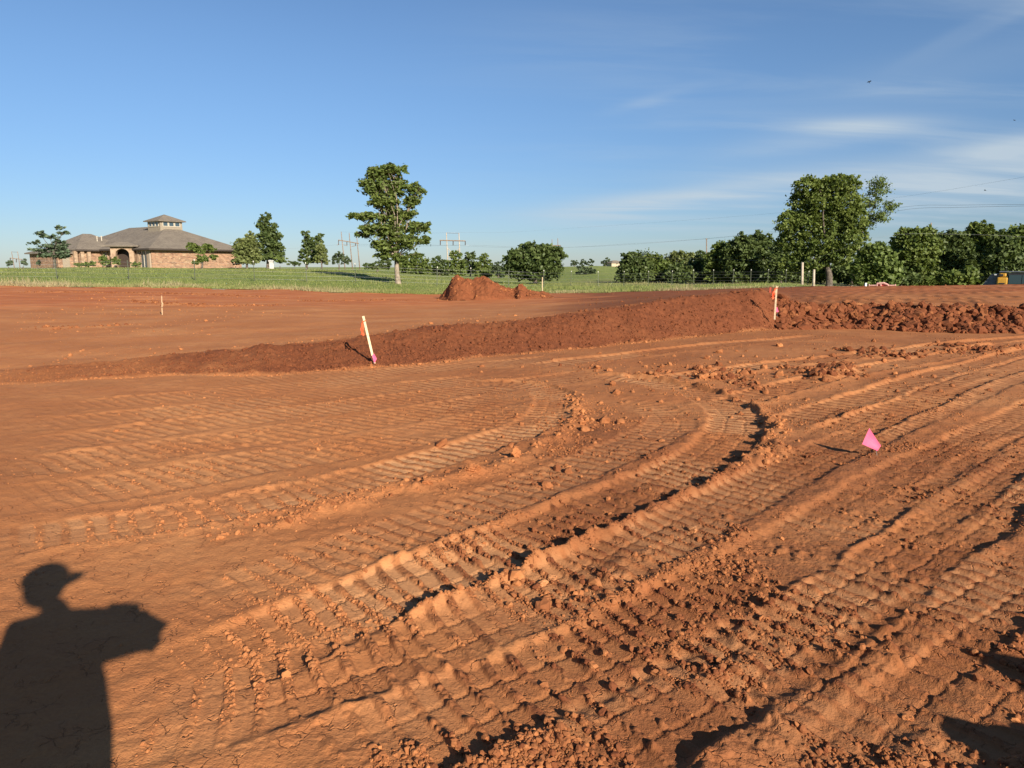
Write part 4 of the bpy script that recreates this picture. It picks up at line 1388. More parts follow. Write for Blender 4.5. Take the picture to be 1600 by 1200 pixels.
def wall_window(u, v, wdt, hgt_, z0, facing='u', door=False):
    """A framed window standing proud of the wall at house coordinates (u, v)."""
    fr, gl, ml = MB(), MB(), MB()
    for s_ in (-1, 1):
        c = (u, v + s_ * (wdt / 2 + 0.11), z0 + hgt_ / 2) if facing == 'u' else (u + s_ * (wdt / 2 + 0.11), v, z0 + hgt_ / 2)
        fr.box(c, (0.14, 0.22, hgt_ + 0.3) if facing == 'u' else (0.22, 0.14, hgt_ + 0.3))
    c = (u, v, z0 + hgt_ + 0.08)
    fr.box(c, (0.138, wdt, 0.15) if facing == 'u' else (wdt, 0.138, 0.15))
    ml.box((u - 0.02, v, z0 + hgt_ / 2) if facing == 'u' else (u, v - 0.02, z0 + hgt_ / 2), (0.07, 0.08, hgt_) if facing == 'u' else (0.08, 0.07, hgt_))
    gl.box((u + 0.03, v, z0 + hgt_ / 2) if facing == 'u' else (u, v + 0.03, z0 + hgt_ / 2), (0.05, wdt, hgt_) if facing == 'u' else (wdt, 0.05, hgt_))
    w2 = fr.build('window', M_stone, house)
    gl.build('pane', M_glass, w2)
    ml.build('mullion', M_cream, w2)


wall_window(-0.05, 1.75, 1.5, 2.15, 0.05)
wall_window(-0.05, 9.6, 1.2, 1.9, 0.2)
wall_window(-0.05, 11.6, 0.7, 1.9, 0.2)
# stone corner piers on the receding front
for v_, wd in ((0.45, 0.5), (3.1, 0.55), (8.3, 0.6), (12.3, 0.5)):
    pm = MB()
    pm.box((-0.09, v_, EV / 2 - 0.3), (0.18, wd, EV + 0.55))
    pm.build('pier', M_stone if v_ > 1 else M_brick, house)
    if v_ <= 1:
        uvbox(house.children[-1].data)
# arched stone entrance
en = MB()
arch = [(-1.45, -0.6), (-1.45, EV + 0.42), (1.45, EV + 0.42), (1.45, -0.6), (0.85, -0.6), (0.85, 1.75)]
arch += [(0.85 * math.cos(R(a)), 1.75 + 0.72 * math.sin(R(a))) for a in range(15, 180, 15)]
arch += [(-0.85, 1.75), (-0.85, -0.6)]
MX = Matrix.Translation((-1.25, 4.6, 0)) @ Matrix.Rotation(R(-50), 4, 'Z')
en.prism(arch, 0.5, MX)
en.box(tuple(MX @ Vector((-1.3, 0.95, EV / 2))), (0.29, 1.38, EV + 0.7), Matrix.Rotation(R(-50), 3, 'Z'))
en.box(tuple(MX @ Vector((1.3, 0.95, EV / 2))), (0.29, 1.38, EV + 0.7), Matrix.Rotation(R(-50), 3, 'Z'))
porch = en.build('entrance_arch', M_stone, house)
dm = MB()
dm.box(tuple(MX @ Vector((0, 1.2, EV / 2))), (2.2, 0.1, EV + 0.6), Matrix.Rotation(R(-50), 3, 'Z'))
dm.build('front_door', M_door, porch)
lo = hip(-2.2, 2.2, -0.75, 0.75, 0, 0.45, 0.45, ((-0.6, 0), (0.6, 0)), 0.16)
lm = MB()
lm.add([MX @ Vector((p[0] * 0.85, p[1] + 0.45, p[2] + EV + 0.44)) for p in lo.v], lo.f)
pr = lm.build('porch_roof', M_roof, porch)
uvbox(pr.data)
# pale posts and garage openings of the left end
for u_ in (-2.75, -1.9, -3.6):
    pm = MB()
    pm.box((u_, 12.45, EV / 2 - 0.45), (0.42, 0.40, EV + 0.5))
    pm.build('porch_post', M_stone, house)
gm_ = MB()
gm_.box((-4.4, 13.36, 0.6), (0.9, 0.08, 1.9))
gm_.build('side_door', M_trim, house)
for px, r_m, lob, lab in ((135, 100, [(127, 413, 9, 3), (142, 412, 9, 4)], 'long low clipped bush before the left brick wing'),
                          (162, 106, [(161, 404, 6, 6), (163, 410, 7, 5)], 'upright bush left of the arched entrance, nearest the left wing'),
                          (181, 104, [(181, 405, 5, 5), (181, 410, 6, 5)], 'upright bush beside the arched entrance, left of it'),
                          (212, 101, [(210, 412, 6, 4), (217, 413, 4, 3)], 'small reddish leaved bush right of the arched entrance')):
    tree('house_bush', lab, 'bush', None, px, r_m, lob, L_LIGHT, M_bark, 0.2, 1.6, 0.06, seed=px + 11, limbs=False)

# small tan house far on the hill
fh = stand(960, 620)
fhm = empty('far_house', fh, 'tiny tan house on the far hill between the hilltop trees', 'house', None, 0.4)
q = MB()
q.box((0, 0, 1.2), (11, 8, 3.4))
q.build('wall', simple("tan_siding", (0.42, 0.34, 0.24), 0.8), fhm)
uvbox(hip(-5.5, 5.5, -4, 4, 2.95, 2.2, 0.5, ((-2, 0), (2, 0))).build('roof', M_roof, fhm).data)

# white garden shed under the evergreen
M_shed = simple("weathered_white", (0.42, 0.41, 0.38), 0.6)
ws = stand(425, 99)
shed = empty('garden_shed', (ws.x, ws.y, ws.z), 'little white shed under the tall conical evergreen', 'shed', None, 0.5)
q = MB()
q.box((0, 0, 0.40), (0.55, 0.5, 1.0))
q.build('wall', M_shed, shed)
q = MB()
q.add([(-.36, -.34, .9), (.36, -.34, .9), (.36, .34, .9), (-.36, .34, .9), (-.36, 0, 1.12), (.36, 0, 1.12)], [(0, 1, 5, 4), (2, 3, 4, 5), (0, 4, 3), (1, 2, 5), (0, 3, 2, 1)])
q.build('roof', M_shed, shed)

# ------------------------------------------------------------------ power frames, poles and lines
M_pole = simple("weathered_pole", (0.23, 0.17, 0.125), 0.9, 0.2, 3.0)
M_polep = simple("pale_sunlit_pole", (0.40, 0.33, 0.25), 0.85, 0.15, 3.0)
M_steel = simple("dull_steel", (0.20, 0.20, 0.21), 0.5, 0.1, 5.0, 0.6)
M_insul = simple("brown_insulator", (0.10, 0.07, 0.06), 0.4)


def frame_tower(label, r, poles, arm, insul, brace=None, top=None, mat=M_pole, prad=0.16, group='wooden frames carrying the power line'):
    prad *= 0.75
    """poles: pixel (x0, top y, x1, foot y); arm: pixel ends of the crossarm; insul: pixel (x, y0, y1) strings hanging from the arm."""
    px = sum(p[2] for p in poles) / len(poles)
    base = stand(px, r)
    e = empty('power_frame', base, label, 'power pole', group)
    L = lambda x, y: at(x, y, r) - base
    for x0, y0, x1, y1 in poles:
        q = MB()
        a, b_ = L(x0, y0), L(x1, y1)
        gz_ = hz(base.x + b_.x, base.y + b_.y) - base.z - 0.5
        b2 = b_ + (b_ - a) * max(0.0, (b_.z - gz_) / max(0.1, (a.z - b_.z)))
        q.tube([a, a.lerp(b2, 0.5), b2], [prad * 0.75, prad, prad * 1.2], 8)
        q.build('pole', mat, e, smooth=True)
    q = MB()
    q.tube([L(*arm[0]), L(*arm[1])], prad * 1.05, 6)
    q.build('crossarm', M_pole, e)
    for x, y0, y1 in insul:
        q = MB()
        a, b_ = L(x, y0), L(x, y1)
        n = 7
        q.tube([a.lerp(b_, k / (2 * n)) for k in range(2 * n + 1)], [0.16 if k % 2 else 0.08 for k in range(2 * n + 1)], 7)
        q.build('insulator', M_insul, e)
    for p, q_ in (brace or []):
        q = MB()
        q.tube([L(*p), L(*q_)], prad * 0.6, 5)
        q.build('brace', mat, e)
    if top:
        q = MB()
        q.tube([L(*top[0]), L(*top[1])], 0.06, 5)
        q.build('static_wire_tie', M_steel, e)
    return e


frame_tower('far tilted two-pole power frame at the left edge, beyond the hill', 260, [(18, 393, 22, 416), (27.5, 393, 31, 416)], ((15.5, 403), (35, 405.5)),
            [(16, 403, 409), (25.5, 404, 410), (34.5, 405, 411)], top=((18, 393.5), (27.5, 394)), prad=0.14)
frame_tower('leaning three-pole power frame left of the tall airy tree', 240, [(533, 362, 538.5, 414), (545.5, 364, 550.5, 417), (557.5, 371, 562, 418)],
            ((528.5, 375), (561, 380.5)), [(529, 375, 382.5), (542, 377, 383), (555.5, 379.5, 384)], brace=[((526.5, 383), (530, 382)), ((537, 382.5), (543, 384)), ((549, 385), (556, 384))], prad=0.20)
frame_tower('pale two-pole power frame with crossed braces behind the dirt mound', 190, [(697.5, 363.5, 700.5, 432), (717, 364, 719.8, 432)],
            ((687, 375.5), (727, 376.5)), [(688, 376, 383), (708, 376, 383), (727, 376.5, 383)],
            brace=[((700, 388), (718.5, 409)), ((717.5, 388), (700.5, 409)), ((700.5, 401), (719, 401))], top=((697.5, 364), (717, 364.5)), mat=M_polep, prad=0.19)
frame_tower('dark two-pole power frame standing behind the round dark tree', 250, [(862.5, 374, 864, 440), (871.5, 372.5, 873, 441)], ((858, 383.5), (876, 383.5)), [(859, 383.5, 387), (876, 383.5, 387)], prad=0.18)


def single_pole(label, px, r, y0, y1, mat, prad=0.14, arm=None, lean=0.0):
    base = stand(px, r)
    e = empty('utility_pole', base, label, 'utility pole')
    a, b_ = at(px + lean, y0, r) - base, Vector((0, 0, -0.5))
    q = MB()
    q.tube([a, a.lerp(b_, 0.5), b_], [prad * 0.75, prad * 0.9, prad], 10)
    q.build('pole', mat, e, smooth=True)
    if arm:
        q = MB()
        q.tube([at(px - arm[0], arm[1], r) - base, at(px + arm[0], arm[1], r) - base], 0.07, 5)
        q.build('crossarm', M_pole, e)
    return e


single_pole('single thin pole rising out of the wood line', 1104, 230, 372.5, 440, M_pole, 0.2, (2, 373.5))
single_pole('dark pole tip above the right wood', 1455, 160, 348, 440, M_pole, 0.15)
single_pole('taller pale pole left of the largest tree trunk', 1254, 60, 410, 447, M_polep, 0.11)
single_pole('shorter pale pole between the taller one and the largest tree trunk', 1272, 60, 421, 447, M_polep, 0.11)


def wire(label, pts, rad=0.03, n=14, group='power line wires'):
    """pts: (px, py, r) way-points, smoothed."""
    P = [at(*p) for p in pts]
    q = MB()
    P = [2 * P[0] - P[1]] + P + [2 * P[-1] - P[-2]]
    out_ = []
    for i in range(1, len(P) - 2):
        for k in range(n):
            t_ = k / n
            out_.append(0.5 * (2 * P[i] + (P[i + 1] - P[i - 1]) * t_ + (2 * P[i - 1] - 5 * P[i] + 4 * P[i + 1] - P[i + 2]) * t_ ** 2 + (3 * P[i] - P[i - 1] - 3 * P[i + 1] + P[i + 2]) * t_ ** 3))
    out_.append(P[-2])
    q.tube(out_, rad, 4, False)
    q.build('overhead_wire', M_steel, None, label=label, category='wire', group=group)


wire('power conductor sagging from the leaning frame across to the right wood', [(16, 409, 260), (300, 401, 250), (529, 382.5, 240), (610, 384.5, 215), (688, 383, 190), (780, 386.5, 215), (859, 387, 250), (960, 383.5, 235), (1104, 373, 230), (1240, 360, 190), (1330, 343, 170), (1420, 327, 150), (1500, 324, 135), (1640, 321, 120)], 0.02)
wire('second conductor just above the first, right of the two-pole frame', [(556, 384, 240), (640, 385, 215), (727, 383, 190), (800, 385.5, 215), (876, 387, 250), (980, 381, 240), (1104, 372.8, 231), (1240, 357, 190), (1330, 338, 170), (1420, 322.5, 150), (1500, 320.5, 135), (1640, 319, 120)], 0.02)
wire('upper ground wire of the power line high over the right wood', [(533, 362, 240), (610, 367, 215), (697.5, 363.5, 190), (790, 363, 210), (871.5, 358, 250), (1060, 345, 220), (1230, 331, 185), (1420, 306, 150), (1640, 270, 125)], 0.012)
wire('low service wire in front of the wood line', [(985, 401, 90), (1040, 403, 90), (1110, 404.5, 88), (1180, 407, 80), (1254, 411, 60)], 0.006)
wire('service wire from the pale pole over the right wood', [(1254, 411, 60), (1380, 370, 60), (1500, 366, 62), (1640, 372, 64)], 0.004)

# ------------------------------------------------------------------ wire fence
M_tpost = simple("green_steel_post", (0.10, 0.11, 0.075), 0.6, 0.2, 8.0)
M_tip = simple("white_post_tip", (0.55, 0.53, 0.46), 0.5, 0.05)
F_PX = [(-30, 436), (90, 437), (202, 438.5), (305, 440), (398, 441), (480, 441.5), (556, 442.5), (683, 446), (737, 447.5), (795, 449), (850, 449), (892, 447.5), (935, 446.5),
        (975, 445.5), (1013, 444.5), (1050, 444), (1083, 443.5), (1115, 443.2), (1145, 443), (1173, 443), (1200, 443), (1228, 443), (1262, 443)]
fp = [foot(px, py, 20) for px, py in F_PX]
fp = [stand(px, min(max(math.hypot(p.x, p.y), 50), 68)) for (px, _), p in zip(F_PX, fp)]
fence = empty('wire_fence', fp[0], 'long wire fence on steel posts with white tips across the pasture', 'fence')
post_me, tip_me = None, None
for i, p in enumerate(fp):
    if post_me is None:
        q = MB()
        q.box((0, 0, 0.6), (0.05, 0.012, 1.5))
        q.box((0, 0.022, 0.6), (0.012, 0.034, 1.498))
        post_me = q.mesh('fence_post')
        post_me.materials.append(M_tpost)
        q = MB()
        q.box((0, 0, 1.40), (0.056, 0.05, 0.10))
        tip_me = q.mesh('post_tip')
        tip_me.materials.append(M_tip)
    o = link('fence_post', post_me, None, fence)
    o.location = p - fp[0]
    o.rotation_euler = (rng.uniform(-.04, .04), rng.uniform(-.05, .05), rng.uniform(0, 3))
    if i not in (1, 2, 9):
        link('post_tip', tip_me, None, o)
for z_ in (0.18, 0.45, 0.72, 0.98, 1.22):
    q = MB()
    q.tube([p - fp[0] + Vector((0, 0, z_)) for p in fp], 0.005, 4, False)
    q.build('fence_wire', M_steel, fence)

# ------------------------------------------------------------------ survey stakes and flags
M_lath = simple("raw_pine_lath", (0.68, 0.58, 0.36), 0.8, 0.12, 30.0)
M_lath2 = simple("weathered_lath", (0.55, 0.42, 0.27), 0.8, 0.15, 30.0)
M_lath3 = simple("dirty_lath", (0.42, 0.29, 0.17), 0.85, 0.15, 30.0)
M_orange = simple("fluorescent_orange_ribbon", (0.86, 0.12, 0.045), 0.45, 0.08, 20.0)
M_pink = simple("fluorescent_pink_film", (0.72, 0.10, 0.20), 0.4, 0.05, 25.0)
M_wire = simple("flag_wire", (0.42, 0.40, 0.38), 0.4, 0.1, 8.0, 0.7)


def lath(label, foot_p, top_p, wdt=0.038, thk=0.012, mat=M_lath, pointed=True, name='survey_stake'):
    e = empty(name, foot_p, label, 'stake')
    v = top_p - foot_p
    L_ = v.length
    zax = v.normalized()
    yax = Vector((foot_p.x, foot_p.y, 0)).normalized()
    xax = yax.cross(zax).normalized()
    yax = zax.cross(xax)
    M3 = Matrix((xax, yax, zax)).transposed()
    q = MB()
    q.box(M3 @ Vector((0, 0, L_ / 2 - 0.09)), (wdt, thk, L_ + 0.18), M3)
    me_o = q.build('lath', mat, e)
    bv = me_o.modifiers.new('edge', 'BEVEL')
    bv.width = 0.002
    return e, M3, L_


def ribbon(parent, M3, z0, length, side=-1, n=2, mat=None, seed=0, wdt=0.025):
    """Tied plastic ribbon: a knot round the lath and loose tails."""
    r2 = random.Random(seed)
    q = MB()
    q.tube([M3 @ Vector((-0.024, -0.012, z0)), M3 @ Vector((0.024, -0.012, z0 + .004)), M3 @ Vector((0.024, 0.012, z0)), M3 @ Vector((-0.024, 0.012, z0 - .004)), M3 @ Vector((-0.024, -0.012, z0))], 0.008, 5)
    for k in range(n):
        pts = [Vector((side * 0.02, -0.012, z0))]
        for j in range(1, 8):
            pts.append(Vector((side * (0.02 + 0.05 * (j / 7) ** 0.6 * (1 + 0.5 * k) + 0.008 * math.sin(j * 1.7 + k)), -0.012 - 0.03 * (j / 7) * (k - 0.4), z0 - length * j / 7 * (1 - 0.12 * k))))
        vs, fs = [], []
        for j, p in enumerate(pts):
            ang = 0.5 * math.sin(j * 1.1 + k * 2) + k
            wv = Vector((math.cos(ang), math.sin(ang), 0)) * wdt / 2
            off = Vector((-wv.y, wv.x, 0)).normalized() * 0.0008
            vs += [M3 @ (p - wv - off), M3 @ (p + wv - off), M3 @ (p + wv + off), M3 @ (p - wv + off)]
        for j in range(7):
            b0 = 4 * j
            fs += [(b0 + a, b0 + (a + 1) % 4, b0 + 4 + (a + 1) % 4, b0 + 4 + a) for a in range(4)]
        fs += [(3, 2, 1, 0), (28, 29, 30, 31)]
        q.add(vs, fs)
    q.build('ribbon', mat or M_orange, parent)


def pin_flag(label, foot_p, top_p, quad, mat=M_pink):
    """Wire pin flag: quad gives the four corners of the sagging film in world coordinates."""
    e = empty('pin_flag', foot_p, label, 'marker flag')
    q = MB()
    mid2 = foot_p.lerp(top_p, 0.5) - foot_p + Vector((0.01, 0, 0))
    q.tube([Vector((0, 0, -0.05)), mid2, top_p - foot_p], 0.0018, 6)
    q.build('wire', M_wire, e)
    a, b_, c, d = [p - foot_p for p in quad]
    nrm = (b_ - a).cross(d - a).normalized()
    q = MB()
    n = 6
    vs, fs = [], []
    for side in (0, 1):
        for i in range(n + 1):
            for j in range(n + 1):
                u, v = i / n, j / n
                p = a.lerp(b_, u).lerp(d.lerp(c, u), v) + nrm * (0.0022 * math.sin(u * 3.2 + v * 2) + 0.001 * math.sin(v * 5) + 0.0006 * (1 if side else -1))
                vs.append(p)
    o_ = (n + 1) ** 2
    for i in range(n):
        for j in range(n):
            k = i * (n + 1) + j
            fs += [(k, k + 1, k + n + 2, k + n + 1), (o_ + k, o_ + k + n + 1, o_ + k + n + 2, o_ + k + 1)]
    ring = [i * (n + 1) for i in range(n + 1)] + [n * (n + 1) + j for j in range(1, n + 1)] + [i * (n + 1) + n for i in range(n - 1, -1, -1)] + [j for j in range(n - 1, 0, -1)]
    for i in range(len(ring)):
        p, p2 = ring[i], ring[(i + 1) % len(ring)]
        fs.append((p, p2, o_ + p2, o_ + p))
    q.add(vs, fs)
    q.build('film', mat, e)
    return e


f1 = foot(585, 571)
r1 = math.hypot(f1.x, f1.y)
e, M3, L_ = lath('leaning new pine stake with orange ribbon at the foot of the near bank', f1, at(567.5, 494, r1 - 0.12), 0.036)
ribbon(e, M3, L_ * 0.90, 0.23, -1, 2, seed=3)
rf = r1 - 0.10
pin_flag('pink film flag drooping at the foot of the leaning pine stake', foot(584.5, 573), at(581.5, 553, rf), [at(581.2, 555, rf), at(584.5, 552.5, rf), at(588.8, 560.5, rf - .01), at(585.0, 568, rf - .02)])
f2 = stand(1212, 18.9)
r2_ = 18.9
e, M3, L_ = lath('distant upright stake wrapped in orange ribbon where bank meets the raw cut', at(1211, 488, r2_), at(1213.6, 447, r2_), 0.042, mat=M_lath2)
ribbon(e, M3, L_ * 0.92, 0.27, -1, 3, seed=5, wdt=0.04)
pin_flag('small pink flag at the foot of the distant upright stake', at(1215, 492, r2_ - .1), at(1213.5, 480, r2_ - .1), [at(1213.2, 480, r2_ - .1), at(1215, 480, r2_ - .1), at(1216.5, 487, r2_ - .1), at(1212.2, 488, r2_ - .12)])
f3 = stand(1204, 21.2)
e, M3, L_ = lath('low reddish marker stake on the bank crest behind the ribboned stake', f3, at(1204, 448.5, 21.2), 0.05, mat=simple("faded_red_paint", (0.38, 0.075, 0.045), 0.7))
f4 = foot(253.5, 492)
e, M3, L_ = lath('plain thin stake standing alone on the flat left pad', f4, at(252.5, 462, math.hypot(f4.x, f4.y)), 0.028, mat=M_lath3)
q = MB()
q.tube([M3 @ Vector((0.0, -0.03, L_ * 0.66)), M3 @ Vector((0.02, -0.035, L_ * 0.55)), M3 @ Vector((0.0, -0.03, L_ * 0.42))], 0.022, 5)
q.build('ribbon', M_lath3, e)
f5 = stand(847.5, 37)
lath('pale stake at the right foot of the dirt mound', f5, at(847.5, 433, 37), 0.04, mat=M_lath2)
# free standing pink flag
fb = foot(1372, 716)
rq = math.hypot(fb.x, fb.y)
pin_flag('large pink film flag alone among the crawler prints', fb, at(1358.5, 669, rq + 0.03), [at(1358.3, 669, rq), at(1376.5, 696.5, rq + .02), at(1371, 704.5, rq + .01), at(1347, 694, rq - .035)])

# ------------------------------------------------------------------ dirt mound
mc = stand(754, 36)
mound = empty('dirt_mound', mc, 'dumped red dirt mound with a steep left face and trailing right end', 'mound')
side = Vector((math.cos(math.atan2(mc.x, mc.y)), -math.sin(math.atan2(mc.x, mc.y)), 0))
back = Vector((-side.y, side.x, 0))
prof_px = [(684, 468), (691, 462), (700, 450), (709, 438), (716, 433.5), (727, 434), (737, 436), (748, 436.5), (760, 436), (770, 440), (781, 446), (791, 452), (801, 455), (806, 456), (811, 450), (816, 449), (823, 455), (836, 458), (850, 461), (862, 466)]
us, hs = [], []
for px, py in prof_px:
    p = at(px, py, 36)
    us.append((p - mc).dot(side))
    hs.append(max(0.0, p.z - mc.z))
NU, NV = 190, 110
gu, gv = np.meshgrid(np.linspace(us[0] - 0.1, us[-1] + 0.1, NU), np.linspace(-1.9, 1.9, NV), indexing='ij')
wob = 0.25 * fbm(gu, gv, 0.9, 3, 201)
top = np.interp(gu + wob * 0.35, us, hs)
hw = 0.45 + 1.25 * np.clip(top / 1.0, 0, 1.2)
hh_ = top * np.clip(1.06 - (np.abs(gv + wob * 0.4) / hw) ** 1.5, 0, 1)
msk = np.clip(hh_ / 0.25, 0, 1)
hh_ = hh_ + msk * (0.10 * fbm(gu, gv, 1.7, 5, 202, 0.6) + 0.16 * bumps(gu, gv, 0.22, 203, 0.7) * 0.6 + 0.07 * bumps(gu, gv, 0.5, 208, 0.6)
                   - 0.10 * np.abs(vnoise(gu * 3.1 + gv * 0.3, gv * 0.7, 209)) * (np.abs(gv) > 0.15))
hh_ = np.where(hh_ < 0.01, -0.12, hh_)
P3 = [(mc + side * float(gu[i, j]) + back * float(gv[i, j])) for i in range(NU) for j in range(NV)]
gz0 = lookup_many(Z, np.array([p.x for p in P3]), np.array([p.y for p in P3])) - mc.z
mv = [((p.x - mc.x), (p.y - mc.y), float(gz0[k]) + float(hh_.ravel()[k])) for k, p in enumerate(P3)]
mf = [(i * NV + j, (i + 1) * NV + j, (i + 1) * NV + j + 1, i * NV + j + 1) for i in range(NU - 1) for j in range(NV - 1)]
me = bpy.data.meshes.new('heap')
me.from_pydata(mv, [], mf)
me.update()
me.polygons.foreach_set('use_smooth', [True] * len(me.polygons))
for an, val in (('moist_shade', 0.88), ('red', 1.0), ('pad', 0.0), ('rough', 1.0), ('lod', 0.5)):
    a = me.attributes.new(an, 'FLOAT', 'POINT')
    a.data.foreach_set('value', np.full(len(mv), val, np.float32))
link('heap', me, M_soil, mound)
n = 600
pu, pv = rng.uniform(us[0], us[-1], n), rng.uniform(-1.7, 1.7, n)
lp = []
for k in range(n):
    i = int(np.clip((pu[k] - gu[0, 0]) / (gu[1, 0] - gu[0, 0]), 0, NU - 1))
    j = int(np.clip((pv[k] - gv[0, 0]) / (gv[0, 1] - gv[0, 0]), 0, NV - 1))
    p = mv[i * NV + j]
    if p[2] > -0.2:
        lp.append((p[0], p[1], p[2] + 0.02 + (0.12 if hh_[i, j] < 0 else 0)))
lp = np.array(lp)
sz = np.minimum(0.013 * (1 - rng.uniform(0, 1, len(lp))) ** -0.45, 0.06)
o = crumbs('mound_lumps', lp, sz, np.clip(0.55 + rng.normal(0, 0.25, len(lp)), 0, 1), M_clod, 21)
o.parent = mound
o['kind'] = 'stuff'

# ------------------------------------------------------------------ single large clods
clod_px = ((741, 741, 0.085, 'broad flat clod in the middle of the clod windrow'), (806, 718, 0.075, 'upright pointed clod standing up from the clod windrow'),
           (670, 758, 0.060, 'flat clod at the near side of the windrow, lying alone'), (862, 900, 0.050, 'pale clod pair leading edge beside the deep rut'),
           (848, 908, 0.045, 'pale clod touching its twin beside the deep rut'), (1083, 824, 0.055, 'square pale slab clod right of the deep rut'),
           (567, 884, 0.035, 'small dark-shadowed clod above the pale pads'), (910, 664, 0.075, 'clod at the hooked end of the windrow'),
           (1270, 586, 0.10, 'dark clod heap left of the far ruts'), (1318, 571, 0.13, 'largest dark clod heap on the far pad'),
           (1134, 586, 0.10, 'dark clod at the top of the turning rut'), (932, 575, 0.09, 'dark clod near the foot of the long bank'),
           (1400, 553, 0.12, 'long dark clod heap near the raw cut'), (1498, 539, 0.12, 'dark clod heap farthest right near the raw cut'),
           (182, 669, 0.05, 'lone dark clod chip on the smooth left pad'), (944, 1020, 0.03, 'rounded clod between two crawler prints'),
           (1420, 1110, 0.035, 'clod on the rough ground near the shaded corner'))
for i, (px, py, s_, lab) in enumerate(clod_px):
    s_ *= 0.62
    p = foot(px, py + 4)
    bm = bmesh.new()
    bmesh.ops.create_icosphere(bm, subdivisions=4, radius=1.0)
    r3 = np.random.default_rng(900 + i)
    pts = np.array([v.co for v in bm.verts])
    pl = r3.normal(size=(15, 3))
    pl /= np.linalg.norm(pl, axis=1)[:, None]
    off_ = r3.uniform(0.55, 1.0, 15)
    rad = np.min(np.where((pts @ pl.T) > 0.05, off_[None, :] / np.maximum(pts @ pl.T, 0.05), 9), axis=1)
    rad = np.minimum(rad, 1.15)
    nzv = fbm(pts[:, 0] * 1.0 + pts[:, 2] * 1.7 + i * 7, pts[:, 1] * 1.0 - pts[:, 2] * 0.9, 2.0, 5, 950 + i, 0.6)
    flat_ = r3.uniform(0.45, 0.75) if 'upright' not in lab else 1.35
    ex = 1.25 if ('heap' in lab or 'flat' in lab) else 1.0
    for v, rr2, nn in zip(bm.verts, rad, nzv):
        k = s_ * (rr2 + 0.13 * nn)
        v.co = Vector((v.co.x * k * ex, v.co.y * k, v.co.z * k * flat_))
    me = bpy.data.meshes.new('dirt_clod')
    bm.to_mesh(me)
    bm.free()
    for an, val in (('moist_shade', 0.75 if 'dark' in lab and 'heap' in lab else 0.15), ('red', 0.2), ('pad', 0.35 if 'pale' in lab else 0.0), ('rough', 0.8), ('lod', 0.7)):
        a = me.attributes.new(an, 'FLOAT', 'POINT')
        a.data.foreach_set('value', np.full(len(me.vertices), val, np.float32))
    o = link('dirt_clod', me, M_soil, None, label=lab, category='clod', group='single large clods on the pad')
    o.location = (p.x, p.y, p.z + s_ * flat_ * 0.35)
    o.rotation_euler = (r3.uniform(-.2, .2), r3.uniform(-.2, .2), r3.uniform(0, 6.28) if ex == 1 else r3.uniform(-.5, .3))

# ------------------------------------------------------------------ machine and implement beyond the crest of the upper pad
M_yel = simple("machine_yellow", (0.42, 0.225, 0.03), 0.45, 0.1, 4.0)
M_blk = simple("machine_black", (0.022, 0.023, 0.026), 0.5, 0.1, 6.0)
M_grey = simple("machine_grey", (0.13, 0.14, 0.16), 0.45, 0.12, 5.0, 0.3)
M_cab, t, b, co, out = material("cab_glass")
b.inputs['Base Color'].default_value = (0.03, 0.055, 0.065, 1)
b.inputs['Roughness'].default_value = 0.08
RM = 48.0
mp0 = stand(1580, RM)
mach = empty('tracked_loader', mp0, 'yellow and black tracked machine half hidden behind the crest at the right edge', 'loader')
sx = Vector((math.cos(math.atan2(mp0.x, mp0.y)), -math.sin(math.atan2(mp0.x, mp0.y)), 0))
mach.rotation_euler = (0, 0, math.atan2(sx.y, sx.x) )
SL = lambda x, y: ((at(x, y, RM) - mp0).dot(sx), (at(x, y, RM) - mp0).z)


def mbox(x0, y0, x1, y1, d0, d1, name, mat, parent=None, bev=0.03):
    (a0, z1), (a1, z0) = SL(x0, y0), SL(x1, y1)
    q = MB()
    q.box(((a0 + a1) / 2, (d0 + d1) / 2, (z0 + z1) / 2), (a1 - a0, d1 - d0, z1 - z0))
    o = q.build(name, mat, parent or mach)
    if bev:
        bv = o.modifiers.new('edge', 'BEVEL')
        bv.width, bv.segments = bev, 2
    return o


body = mbox(1558.5, 433, 1573, 452, -0.8, 0.75, 'engine_cover', M_yel, bev=0.06)
mbox(1561.5, 425.5, 1573, 432.9, -0.7, 0.65, 'engine_hood', M_yel, bev=0.08)
mbox(1562.5, 428, 1567.5, 431.5, -0.74, -0.69, 'vent', M_blk, bev=0)
mbox(1561.5, 441.5, 1570, 443.3, -0.83, -0.79, 'handle', M_blk, bev=0)
cab = mbox(1574.5, 426.5, 1622, 452, -0.7, 0.7, 'cab', M_blk, bev=0.05)
for x0, x1 in ((1577, 1595), (1597.5, 1612)):
    mbox(x0, 429.5, x1, 443.5, -0.74, -0.715, 'pane', M_cab, cab, bev=0)
mbox(1561.5, 423.8, 1624, 425.6, -0.75, 0.75, 'roof', M_grey, bev=0.02)
mbox(1554, 427.5, 1557.5, 429.8, -0.62, -0.45, 'work_lamp', M_white, bev=0.01)
q = MB()
(a0, z0), (a1, z1), (a2, z2), (a3, z3) = SL(1536, 444), SL(1549, 428.5), SL(1561, 427.5), SL(1561, 448)
q.prism([(a0, z0), (a1, z1), (a2, z2), (a3, z3), (a0, z3)], 0.9)
q.build('rear_guard', M_grey, mach)
q = MB()
q.tube([Vector((SL(1571.5, 424)[0], 0, SL(1571.5, 424)[1])), Vector((SL(1574, 417)[0], 0, SL(1574, 417)[1]))], 0.012, 5)
q.build('antenna', M_blk, mach)
(xa, za), (xb, zb) = SL(1540, 452), SL(1622, 452)
